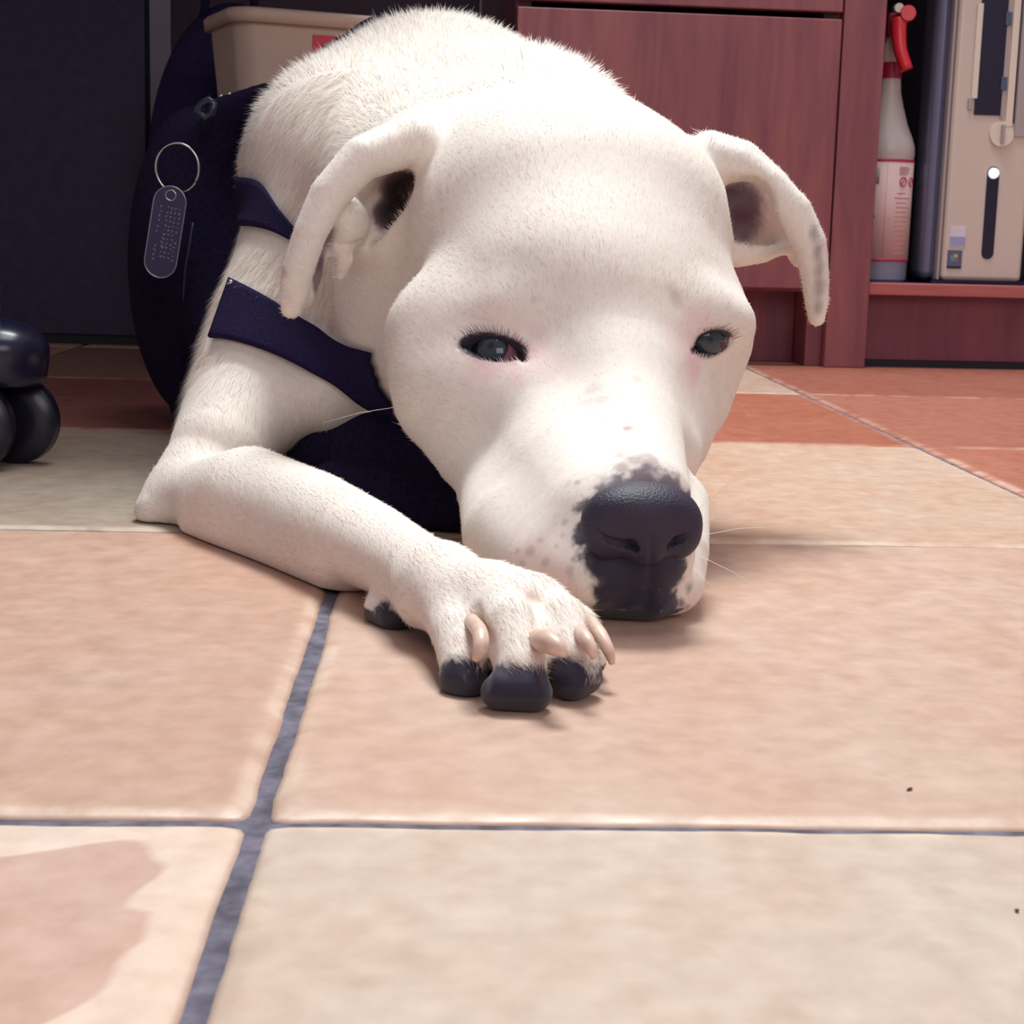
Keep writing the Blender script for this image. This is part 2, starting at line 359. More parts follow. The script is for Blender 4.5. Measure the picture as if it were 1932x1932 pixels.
# ------------------------------------------------------------------ spray bottle
def spray():
    c = W(1657, 522, 2.078)
    t = thing('spray_bottle', 'white spray bottle with red trigger and red-lined label, beside the computer tower', 'spray bottle', (c[0], c[1], .1036))
    s = 1/1490.
    base = .1036
    def z(y): return (523-y)*s
    plastic = mat('cloudy_plastic', s2l((196, 184, 180)), .35); plastic.node_tree.nodes['Principled BSDF'].inputs['Transmission Weight'].default_value = .15
    clear = mat('blueish_liquid', s2l((132, 130, 150)), .25); red = mat('red_plastic', s2l((205, 44, 58)), .28); dred = mat('crimson_plastic', s2l((150, 22, 62)), .4)
    white = mat('white_plastic', s2l((214, 200, 184)), .4)
    lathe('bottle_base', [(.0001, 0), (.031, 0), (.0338, .003), (.0342, z(484))], clear, t)
    lathe('bottle_body', [(.0342, z(484)), (.0342, z(300)), (.0350, z(290)), (.0344, z(278)), (.031, z(262)), (.024, z(238)), (.0175, z(205)), (.0135, z(180)), (.0122, z(156)), (.0118, z(154))], plastic, t)
    lathe('collar', [(.0118, z(156)), (.0132, z(155)), (.0134, z(128)), (.012, z(127))], dred, t)
    lathe('neck', [(.0115, z(128)), (.012, z(125)), (.0112, z(100)), (.0095, z(88)), (.009, z(60))], white, t)
    # label wraps the front
    def band(name, za, zb, r, m, a0=-150, a1=-30, par=t):
        n = 40; vs = []; fs = []
        for k in range(n+1):
            an = math.radians(a0+(a1-a0)*k/n); vs += [(r*math.cos(an), r*math.sin(an), za), (r*math.cos(an), r*math.sin(an), zb)]
        for k in range(n): fs.append((2*k, 2*k+2, 2*k+3, 2*k+1))
        o = obj(name, vs, fs, m, par, True); o.modifiers.new('s', 'SOLIDIFY').thickness = .0003; return o
    lab = band('label', z(483), z(303), .0347, mat('label_paper', s2l((214, 182, 180)), .5), -175, -5)
    lred = mat('label_red', s2l((186, 40, 66)), .5); pink = mat('label_pink', s2l((196, 130, 136)), .5); lg = mat('label_grey', s2l((164, 156, 156)), .5)
    band('red_line', z(305.5), z(301), .0351, lred, -175, -5, lab); band('red_line', z(485), z(481), .0351, lred, -175, -5, lab)
    band('panel_line', z(480), z(308), .0350, pink, -97.5, -96.5, lab)
    rng = random.Random(2)
    for i in range(14):
        y = 362+i*8.4; band('print_line', z(y+1.1), z(y-.6), .0350, pink, -80+rng.uniform(0, 6), -38-rng.uniform(0, 16), lab)
    for i in range(5):
        y = 315+i*3.2; band('print_line', z(y+.9), z(y-.4), .0350, pink, -72, -44-rng.uniform(0, 14), lab)
    for y0, y1, a0, a1 in ((318, 346, -128, -112), (346, 354, -132, -118), (396, 408, -130, -116)):
        band('grey_blot', z(y1), z(y0), .0350, lg, a0, a1, lab)
    for an in (-62, -38):
        a = math.radians(an); C = np.array([.0353*math.cos(a), .0353*math.sin(a), z(341)]); tx = np.array([-math.sin(a), math.cos(a), 0])
        P = [C+.0052*(math.cos(q)*tx+math.sin(q)*np.array([0, 0, 1])) for q in np.linspace(0, 2*math.pi, 25)[:-1]]
        ci = tube('hazard_circle', P, .0006, lred, lab, 6, True)
        tube('hazard_bar', [C-.0036*(tx+np.array([0, 0, 1]))*.9, C+.0036*(tx+np.array([0, 0, 1]))*.9], .0005, lred, ci, 6)
    # spray head: points to the viewer's right/front
    head = bmesh.new(); addbox(head, -.010, .006, -.012, .03, z(84), z(40)); bobj('spray_head', head, dred, t, bevel=.004)
    lathe('nozzle', [(.0098, 0), (.0098, .02), (.0088, .022), (.0001, .022)], red, t, 28, (.009, -.012, z(45)), 'y')
    lathe('nozzle_tip', [(.0055, 0), (.0055, .012), (.0001, .012)], white, t, 20, (-.002, -.02, z(36)), 'y')
    P = spline([(.001, -.022, z(54)), (.0005, -.026, z(78)), (.003, -.030, z(110)), (.011, -.036, z(144))], 14)
    tube('trigger', P, np.linspace(.0098, .0075, 14), red, t, 14)
spray()

# ------------------------------------------------------------------ chair caster at the left edge
def caster():
    t = thing('office_chair', 'black office chair on casters, one wheel showing at the left edge', 'office chair', (-.607, 1.005, 0))
    rub = mat('caster_black', (.010, .008, .024), .32); hood = mat('caster_hood', (.012, .010, .034), .25); R = .0275
    st = mat('stem_metal', (.3, .3, .32), .3, 1)
    for q in range(5):
        an = math.radians(72*q+1); ca = bpy.data.objects.new('caster', None); CO.objects.link(ca); ca.parent = t
        ca.location = (.285*math.cos(an), .285*math.sin(an), 0); ca.rotation_euler = (0, 0, math.radians(72*q+62))
        for x0 in (.018, -.020):
            prof = [(.0001, 0), (.016, 0), (.024, .002), (R, .006), (R, .014), (R-.003, .0185), (.010, .020), (.0001, .020)]
            w_ = lathe('wheel', [(r_, z_+x0*0-.010) for r_, z_ in prof], rub, ca, 48, (0, 0, 0), 'x'); w_.location = (x0, 0, R); w_.rotation_euler = (0, 0, .35)
        bm = bmesh.new(); bmesh.ops.create_uvsphere(bm, u_segments=32, v_segments=20, radius=.031)
        for v in bm.verts:
            v.co.z = max(v.co.z, -.014)*(.62 if v.co.z > 0 else 1.5)
        h = bobj('hood', bm, hood, ca, True); h.location = (.006, .002, .072)
        tube('stem', [(0, 0, .06), (0, 0, .112)], .0055, st, ca, 12)
        tube('base_arm', [(.285*math.cos(an), .285*math.sin(an), .115), (.15*math.cos(an), .15*math.sin(an), .128), (.0, .0, .14)], [.015, .019, .026], hood, t, 14)
    lathe('gas_column', [(.028, .12), (.028, .30), (.016, .301), (.016, .42)], st, t)
    bm = bmesh.new(); addbox(bm, -.24, .24, -.24, .25, .42, .50); bobj('seat', bm, M_black, t, bevel=.03)
    bm = bmesh.new(); addbox(bm, -.20, .20, -.29, -.24, .56, 1.0); bobj('backrest', bm, M_black, t, bevel=.02)
    tube('back_bar', [(0, -.1, .41), (0, -.27, .41), (0, -.30, .7)], .014, hood, t, 12)
caster()

def crumbs():
    m = mat('brown_debris', s2l((110, 70, 52)), .8); r = random.Random(8)
    for (x, y, ln, a, lab) in ((1716, 1492, .0026, .7, 'thin brown sliver of debris lying on the tile in front of the dog'), (1918, 1722, .0012, .2, 'tiny brown crumb on the front tile near the right edge')):
        c = G(x, y); bm = bmesh.new(); bmesh.ops.create_icosphere(bm, subdivisions=2, radius=1)
        for v in bm.verts: v.co = Vector((v.co.x*ln*.5*(1+r.uniform(-.2, .2)), v.co.y*.0005*(1+r.uniform(-.3, .3)), v.co.z*.0004+.0006))
        o = bobj('debris_crumb', bm, m, None, True); o.location = c; o.rotation_euler = (0, 0, a); o['label'] = lab; o['category'] = 'debris'
crumbs()
# ------------------------------------------------------------------ implicit-surface modelling
class Field:
    def __init__(s, xs, ys, zs):
        s.xs, s.ys, s.zs = [np.asarray(a, np.float32) for a in (xs, ys, zs)]
        s.D = np.full((len(xs), len(ys), len(zs)), .05, np.float32)
    def sub(s, lo, hi):
        sl = [slice(max(np.searchsorted(a, l)-1, 0), min(np.searchsorted(a, h)+1, len(a))) for a, l, h in zip((s.xs, s.ys, s.zs), lo, hi)]
        return tuple(sl), s.xs[sl[0]][:, None, None], s.ys[sl[1]][None, :, None], s.zs[sl[2]][None, None, :]
    def comb(s, sl, d, k, op):
        A = s.D[sl]
        if A.size == 0: return
        if op == 'sub': d = -d
        if k <= 0: s.D[sl] = np.minimum(A, d) if op == 'add' else np.maximum(A, d); return
        h = np.maximum(k-np.abs(A-d), 0)/k; e = h*h*k*.25
        s.D[sl] = np.minimum(A, d)-e if op == 'add' else np.maximum(A, d)+e
    def cap(s, pts, rs, k=.01, op='add', sq=None):
        """chain of round cones; sq = (axis, factor) flattens the section along a world axis"""
        pts = [np.asarray(p, float) for p in pts]; rs = list(np.broadcast_to(rs, (len(pts),)))
        P = np.array(pts); m = max(rs)+k+.004
        sl, X, Y, Z = s.sub(P.min(0)-m, P.max(0)+m)
        if s.D[sl].size == 0: return
        best = None
        for a, b, ra, rb in zip(pts[:-1], pts[1:], rs[:-1], rs[1:]):
            ab = b-a; L2 = float(ab@ab)+1e-12
            px, py, pz = X-a[0], Y-a[1], Z-a[2]
            t = np.clip((px*ab[0]+py*ab[1]+pz*ab[2])/L2, 0, 1)
            dx, dy, dz = px-t*ab[0], py-t*ab[1], pz-t*ab[2]
            if sq is not None:
                n, f = sq; n = np.asarray(n, float); n = n/np.linalg.norm(n)
                q = dx*n[0]+dy*n[1]+dz*n[2]; e = q*(f-1); d = np.sqrt((dx+e*n[0])**2+(dy+e*n[1])**2+(dz+e*n[2])**2)-(ra+(rb-ra)*t); d = d/max(1, f*.6)
            else: d = np.sqrt(dx*dx+dy*dy+dz*dz)-(ra+(rb-ra)*t)
            best = d if best is None else np.minimum(best, d)
        s.comb(sl, best.astype(np.float32), k, op)
    def ell(s, c, r, k=.01, M=None, op='add'):
        c = np.asarray(c, float); r = np.asarray(r, float); m = r.max()+k+.004
        sl, X, Y, Z = s.sub(c-m, c+m)
        if s.D[sl].size == 0: return
        M = np.eye(3) if M is None else np.asarray(M, float)     # rows = local axes
        X, Y, Z = X-c[0], Y-c[1], Z-c[2]
        q = [(X*M[i, 0]+Y*M[i, 1]+Z*M[i, 2])/r[i] for i in range(3)]
        k0 = np.sqrt(q[0]**2+q[1]**2+q[2]**2); k1 = np.sqrt((q[0]/r[0])**2+(q[1]/r[1])**2+(q[2]/r[2])**2)+1e-9
        s.comb(sl, (k0*(k0-1)/k1).astype(np.float32), k, op)
    def sample(s, P):
        P = np.asarray(P, float).reshape(-1, 3); idx, fr = [], []
        for a, col in zip((s.xs, s.ys, s.zs), P.T):
            i = np.clip(np.searchsorted(a, col)-1, 0, len(a)-2); idx.append(i); fr.append(np.clip((col-a[i])/(a[i+1]-a[i]), 0, 1))
        out = 0
        for dx in (0, 1):
            for dy in (0, 1):
                for dz in (0, 1):
                    w = (fr[0] if dx else 1-fr[0])*(fr[1] if dy else 1-fr[1])*(fr[2] if dz else 1-fr[2])
                    out = out+w*s.D[idx[0]+dx, idx[1]+dy, idx[2]+dz]
        return out
    def grad(s, P, e=.0015):
        P = np.asarray(P, float).reshape(-1, 3); g = np.stack([s.sample(P+d)-s.sample(P-d) for d in np.eye(3)*e], 1)
        return g/(np.linalg.norm(g, axis=1)[:, None]+1e-12)
    def hit(s, px, py, y0=.45, y1=1.5, default=None):
        ts = np.arange(y0, y1, .001); d = ray(px, py); P = O3+ts[:, None]*d; v = s.sample(P)
        w = np.where(v < 0)[0]
        if len(w) == 0 or w[0] == 0: return None if default is None else W(px, py, default)
        i = w[0]; t = ts[i-1]+(ts[i]-ts[i-1])*v[i-1]/(v[i-1]-v[i]); return O3+d*t
    def mesh(s):
        D = s.D; S = D < 0; nx, ny, nz = D.shape
        a = S[:-1, :-1, :-1].astype(np.int8)
        for dx in (0, 1):
            for dy in (0, 1):
                for dz in (0, 1):
                    if dx or dy or dz: a = a+S[dx:nx-1+dx, dy:ny-1+dy, dz:nz-1+dz]
        act = (a > 0) & (a < 8); I, J, K = np.nonzero(act)
        vid = np.full(act.shape, -1, np.int32); vid[I, J, K] = np.arange(len(I))
        acc = np.zeros((len(I), 3)); cnt = np.zeros(len(I)); A = (s.xs, s.ys, s.zs)
        for ax in range(3):
            for u in (0, 1):
                for v in (0, 1):
                    o = [0, 0, 0]; oth = [q for q in range(3) if q != ax]; o[oth[0]] = u; o[oth[1]] = v
                    i0 = (I+o[0], J+o[1], K+o[2]); e = [0, 0, 0]; e[ax] = 1; i1 = (i0[0]+e[0], i0[1]+e[1], i0[2]+e[2])
                    d0, d1 = D[i0], D[i1]; m = (d0 < 0) != (d1 < 0)
                    t = np.where(m, d0/np.where(m, d0-d1, 1), 0)
                    pos = [A[q][i0[q]].astype(float) for q in range(3)]; pos[ax] = pos[ax]+t*(A[ax][i1[ax]]-A[ax][i0[ax]])
                    for q in range(3): acc[:, q] += np.where(m, pos[q], 0)
                    cnt += m
        V = acc/cnt[:, None]; F = []
        for ax in range(3):
            b, c = (ax+1) % 3, (ax+2) % 3
            sl0 = [slice(None)]*3; sl1 = [slice(None)]*3; sl0[ax] = slice(0, -1); sl1[ax] = slice(1, None)
            s0, s1 = S[tuple(sl0)], S[tuple(sl1)]; m = s0 != s1
            e = np.array(np.nonzero(m)); ok = (e[b] > 0) & (e[c] > 0) & (e[b] < D.shape[b]-1) & (e[c] < D.shape[c]-1); e = e[:, ok]
            ins = s0[tuple(e)]
            def g(db, dc):
                q = e.copy(); q[b] -= db; q[c] -= dc; return vid[tuple(q)]
            Q = np.stack([g(1, 1), g(0, 1), g(0, 0), g(1, 0)], 1); Q[~ins] = Q[~ins][:, ::-1]; F.append(Q)
        return V, np.concatenate(F)
def np_mesh(name, V, F, m, parent=None):
    me = bpy.data.meshes.new(name); n = len(F)
    me.vertices.add(len(V)); me.vertices.foreach_set('co', V.astype(np.float32).ravel())
    k = F.shape[1]; me.loops.add(n*k); me.loops.foreach_set('vertex_index', F.astype(np.int32).ravel())
    me.polygons.add(n); me.polygons.foreach_set('loop_start', np.arange(0, n*k, k, dtype=np.int32))
    me.polygons.foreach_set('use_smooth', np.ones(n, bool)); me.update(calc_edges=True)
    o = bpy.data.objects.new(name, me); CO.objects.link(o); me.materials.append(m)
    if parent: o.parent = parent
    return o
def grad_axis(segs):
    out = [segs[0][0]]
    for a, b, h in segs:
        n = max(1, int(round((b-a)/h))); out += list(np.linspace(a, b, n+1)[1:])
    return out

# ------------------------------------------------------------------ the dog
HY = math.radians(13)                                             # head turned to the picture's right
h_f = np.array([math.sin(HY), -math.cos(HY), 0]); h_r = np.array([math.cos(HY), math.sin(HY), 0]); h_u = np.array([0, 0, 1.])
def tilt(deg):                                                    # head axes pitched nose-down
    a = math.radians(deg); f = h_f*math.cos(a)-h_u*math.sin(a); u = h_u*math.cos(a)+h_f*math.sin(a); return np.array([h_r, f, u])
def c_(px, py, Y, r): return (W(px, py, Y), R_(r, Y))
FD = Field(grad_axis([(-.34, -.19, .003), (-.19, -.085, .002), (-.085, .14, .0011), (.14, .2, .002), (.2, .32, .005)]),
           grad_axis([(.48, .60, .0015), (.60, .80, .0011), (.80, .9, .002), (.9, 1.05, .004), (1.05, 1.66, .009)]),
           grad_axis([(-.006, .15, .0012), (.15, .23, .002), (.23, .31, .003)]))
def build_dog():
    f = FD
    def mz(a, b, y): return y-MZ*(lambda t: t*t*(3-2*t))(min(1, max(0, (b-860)/170)))   # muzzle reach
    MZ = 0
    def chain(L, k=.01, **kw):
        L = [(a, b, mz(a, b, y), r) for a, b, y, r in L]
        f.cap([W(a, b, y) for a, b, y, r in L], [R_(r, y) for a, b, y, r in L], k, **kw)
    def ell(px, py, Y, rx, ry, rz, k=.015, M=None, op='add'):
        f.ell(W(px, py, Y), (rx, ry, rz), k, M, op)
    # torso, shoulders, haunches
    ell(822, 404, 1.17, .115, .20, .132, .03)
    ell(760, 420, 1.38, .118, .20, .118, .04)
    ell(965, 430, 1.02, .090, .11, .094, .04)
    ell(632, 355, 1.06, .056, .08, .070, .04)
    ell(930, 620, .93, .085, .10, .085, .03)                      # brisket, in shadow under the head
    chain([(620, 640, 1.45, 120), (480, 800, 1.36, 75), (520, 760, 1.2, 55)], .03)      # far hind leg folded
    chain([(1010, 640, 1.45, 120), (1120, 740, 1.36, 70), (1080, 760, 1.22, 50)], .03)
    chain([(800, 560, 1.56, 40), (880, 640, 1.62, 25), (960, 660, 1.6, 16)], .02)       # tail
    # neck
    chain([(975, 345, 1.00, 215), (1050, 430, .90, 245)], .04)
    chain([(640, 300, 1.02, 125), (800, 400, .93, 190)], .04)
    # skull and face
    M = tilt(38)
    ell(1072, 455, .868, .082, .085, .070, .025, M)
    ell(1000, 440, .85, .050, .05, .055, .02, M); ell(1170, 440, .86, .054, .05, .055, .02, M)
    ell(1095, 590, .815, .074, .060, .062, .02, M)
    chain([(842, 640, .800, 118), (862, 740, .783, 116), (915, 830, .765, 88)], .02)    # cheek left
    chain([(1290, 640, .83, 128), (1270, 740, .81, 112), (1250, 830, .78, 80)], .02)    # cheek right
    MZ = .022
    chain([(1145, 720, .770, 130), (1195, 850, .705, 98), (1222, 930, .672, 80)], .012) # bridge
    chain([(1060, 820, .765, 150), (1085, 930, .71, 150), (1130, 1000, .685, 140)], .015)
    chain([(960, 930, .745, 95), (975, 1010, .705, 104), (1035, 1065, .675, 92), (1120, 1090, .655, 62)], .010)  # left flew
    chain([(1262, 960, .715, 78), (1277, 1040, .688, 62), (1283, 1100, .675, 48)], .008)  # right flew
    chain([(1165, 1040, .667, 95), (1225, 1040, .662, 88)], .008)
    chain([(1150, 1120, .664, 48), (1225, 1125, .660, 46), (1270, 1120, .668, 40)], .006)   # chin and lips
    MZ = 0
    # brow ridges, zygomatic lines
    chain([(885, 612, .775, 34), (940, 600, .766, 36)], .022)
    chain([(1040, 650, .775, 62), (1060, 690, .770, 60)], .03)
    chain([(1255, 645, .785, 50), (1250, 690, .78, 46)], .03)
    chain([(1145, 640, .785, 120), (1150, 700, .770, 110)], .03)
    chain([(1345, 596, .786, 30), (1385, 612, .800, 26)], .022)
    chain([(905, 735, .757, 36), (985, 745, .742, 36)], .025)
    ell(975, 795, .765, .020, .016, .020, .03); chain([(885, 735, .780, 78), (935, 830, .762, 72)], .03)
    chain([(1258, 790, .775, 66), (1262, 860, .742, 60)], .02)
    # ears -------------------------------------------------------
    nl = np.array([.25, 1, .1])
    chain([(850, 295, .880, 62), (765, 268, .852, 46), (682, 300, .832, 40), (620, 368, .822, 36), (585, 440, .815, 31), (562, 510, .812, 30), (553, 560, .812, 27), (550, 582, .812, 20)], .007)
    chain([(800, 262, .890, 45), (700, 298, .868, 46), (630, 372, .855, 40), (596, 445, .842, 33), (578, 515, .834, 30), (568, 560, .826, 24)], .008)
    chain([(760, 440, .872, 75), (690, 440, .868, 50)], .012)
    chain([(790, 322, .868, 18), (752, 368, .858, 40), (714, 428, .858, 24), (694, 452, .856, 12)], .004, op='sub')
    chain([(730, 405, .865, 26), (760, 405, .895, 26)], .004, op='sub')
    chain([(755, 350, .86, 38), (782, 378, .90, 36)], .004, op='sub')
    ell(652, 420, .845, R_(44, .84), .018, R_(50, .84), .006)
    chain([(640, 455, .838, 20), (650, 490, .836, 17), (642, 520, .838, 11)], .006)
    chain([(612, 440, .828, 9), (604, 500, .824, 12), (602, 545, .826, 9)], .003, op='sub')
    # right ear
    chain([(1270, 330, .885, 60), (1340, 300, .880, 46), (1395, 310, .872, 36), (1450, 350, .866, 34), (1498, 400, .862, 34), (1528, 460, .860, 31), (1538, 520, .860, 26), (1541, 570, .860, 22), (1541, 600, .860, 16)], .007)
    chain([(1340, 290, .900, 42), (1400, 300, .898, 34), (1460, 350, .893, 30), (1512, 420, .886, 26), (1535, 490, .880, 22)], .008)
    chain([(1370, 430, .905, 50), (1440, 450, .902, 32), (1490, 450, .895, 20), (1505, 490, .890, 13)], .010)
    chain([(1395, 480, .880, 24), (1440, 480, .885, 16), (1480, 468, .884, 10)], .008)
    chain([(1375, 375, .905, 52), (1430, 385, .897, 42), (1488, 430, .893, 28)], .008)
    ell(1412, 395, .862, .0135, .024, .017, .004, op='sub')
    chain([(1405, 385, .87, 26), (1385, 415, .885, 22)], .004, op='sub')
    chain([(1385, 350, .862, 16), (1420, 400, .862, 22), (1480, 440, .868, 16)], .004, op='sub')
    # foreleg nearest the left edge
    chain([(590, 520, .985, 150), (528, 620, .955, 132), (462, 760, .92, 112), (412, 850, .875, 92), (372, 925, .852, 66)], .03)
    chain([(345, 890, .855, 38), (288, 964, .834, 34)], .015)
    chain([(362, 940, .840, 66), (470, 945, .795, 104), (590, 985, .735, 98), (700, 1030, .672, 84), (775, 1070, .632, 74), (830, 1105, .605, 78)], .015)
    chain([(540, 730, .925, 100), (625, 745, .905, 72)], .02)
    chain([(400, 990, .805, 46), (520, 1030, .75, 50), (640, 1075, .69, 46)], .015)
    chain([(725, 1150, .628, 40), (745, 1165, .618, 34)], .008)                     # carpal pad
    # paw
    chain([(830, 1115, .600, 78), (905, 1135, .575, 82), (985, 1150, .560, 76)], .012)
    chain([(850, 1140, .585, 60), (868, 1200, .552, 54), (876, 1262, .534, 46)], .007)          # toe 1
    chain([(930, 1130, .572, 62), (968, 1185, .535, 62), (982, 1258, .518, 52)], .006)          # toe 2
    chain([(1010, 1135, .572, 48), (1060, 1170, .545, 50), (1082, 1240, .529, 44)], .006)       # toe 3
    chain([(1030, 1145, .585, 44), (1090, 1180, .566, 40), (1112, 1240, .552, 34)], .005)       # toe 4
    chain([(866, 1290, .530, 37), (880, 1294, .528, 37)], .004)
    chain([(943, 1300, .511, 41), (1003, 1304, .511, 43)], .004)
    chain([(1078, 1284, .524, 39), (1102, 1276, .528, 37)], .004)
    ell(985, 1255, .555, .026, .016, .012, .006)
    # creases between the toes
    chain([(905, 1160, .545, 5), (915, 1215, .522, 7), (908, 1290, .508, 7)], .006, op='sub')
    chain([(1005, 1130, .545, 4), (1030, 1190, .520, 7), (1042, 1290, .508, 7)], .006, op='sub')
    chain([(1070, 1140, .556, 3), (1098, 1190, .538, 4), (1112, 1230, .535, 5)], .005, op='sub')
    # the other foreleg, folded under the chest and hidden by the head
    chain([(1150, 700, .98, 110), (1180, 800, .93, 70), (1160, 840, .86, 52), (1120, 870, .83, 45)], .02)
    # keep it resting on the floor
    Z = f.zs[None, None, :]; f.D = np.maximum(f.D, (.0004-Z)).astype(np.float32)
build_dog()

# eyes: almond openings cut into the face, an eyeball set behind each
def eye_frame(P, n, roll):
    r = np.cross(np.array([0, 0, 1.]), n); r = -r/np.linalg.norm(r)
    if r[0] < 0: r = -r
    u = np.cross(n, r); u = u if u[2] > 0 else -u
    c, s = math.cos(roll), math.sin(roll); return c*r+s*u, -s*r+c*u
def view_n(px, py): d = -ray(px, py); return d/np.linalg.norm(d)
EYES = []
for (px, py, hw, hh, roll, side) in ((930, 656, 58, 25, -.20, 'L'), (1346, 648, 44, 22, .06, 'R')):
    P = FD.hit(px, py); n = .55*FD.grad(P)[0]+.45*view_n(px, py); n /= np.linalg.norm(n); Y = P[1]
    r, u = eye_frame(P, n, roll); EYES.append((P, n, r, u, R_(hw, Y), R_(hh, Y), side))
    FD.ell(P+n*.002, (R_(hw, Y), R_(hh, Y), .013), .0025, np.array([r, u, n]), 'sub')
    for L in ((((968, 664), 11), ((990, 680), 5)), (((890, 655), 8), ((868, 655), 3))) if side == 'L' else ((((1328, 655), 12), ((1306, 664), 5)), (((1370, 645), 10), ((1394, 641), 4))):
        H0 = [FD.hit(*q) for q, _ in L]
        H0 = [h if h is not None and abs(h[1]-Y) < .03 else P for h in H0]
        FD.cap([h-n*.001 for h in H0], [R_(q, Y) for _, q in L], .002, 'sub')

def fgroove(pts, rpx, k=.002, sink=0.):
    q = [FD.hit(x, y) for x, y in pts]; q = [h for h in q if h is not None]
    if len(q) > 1: FD.cap([h+ray(966, 600)*sink for h in q], R_(rpx, q[0][1]), k, 'sub')
for _p, _w in ((((626, 445), (640, 415), (662, 397), (690, 390)), 3.2), (((634, 438), (655, 420), (680, 418), (692, 428)), 3.), (((640, 462), (668, 460), (695, 440)), 3.), (((654, 500), (664, 470), (672, 462)), 2.5)): fgroove(_p, _w)
_g = [FD.hit(x, y) for x, y in ((1230, 1062), (1228, 1085), (1226, 1110), (1223, 1135), (1221, 1155))]
FD.cap([h for h in _g if h is not None], R_(4, .64), .003, 'sub')
def hitY(px, py, default=.9):
    return FD.hit(px, py, default=default)
V, Fq = FD.mesh()
NV = FD.grad(V, .002)

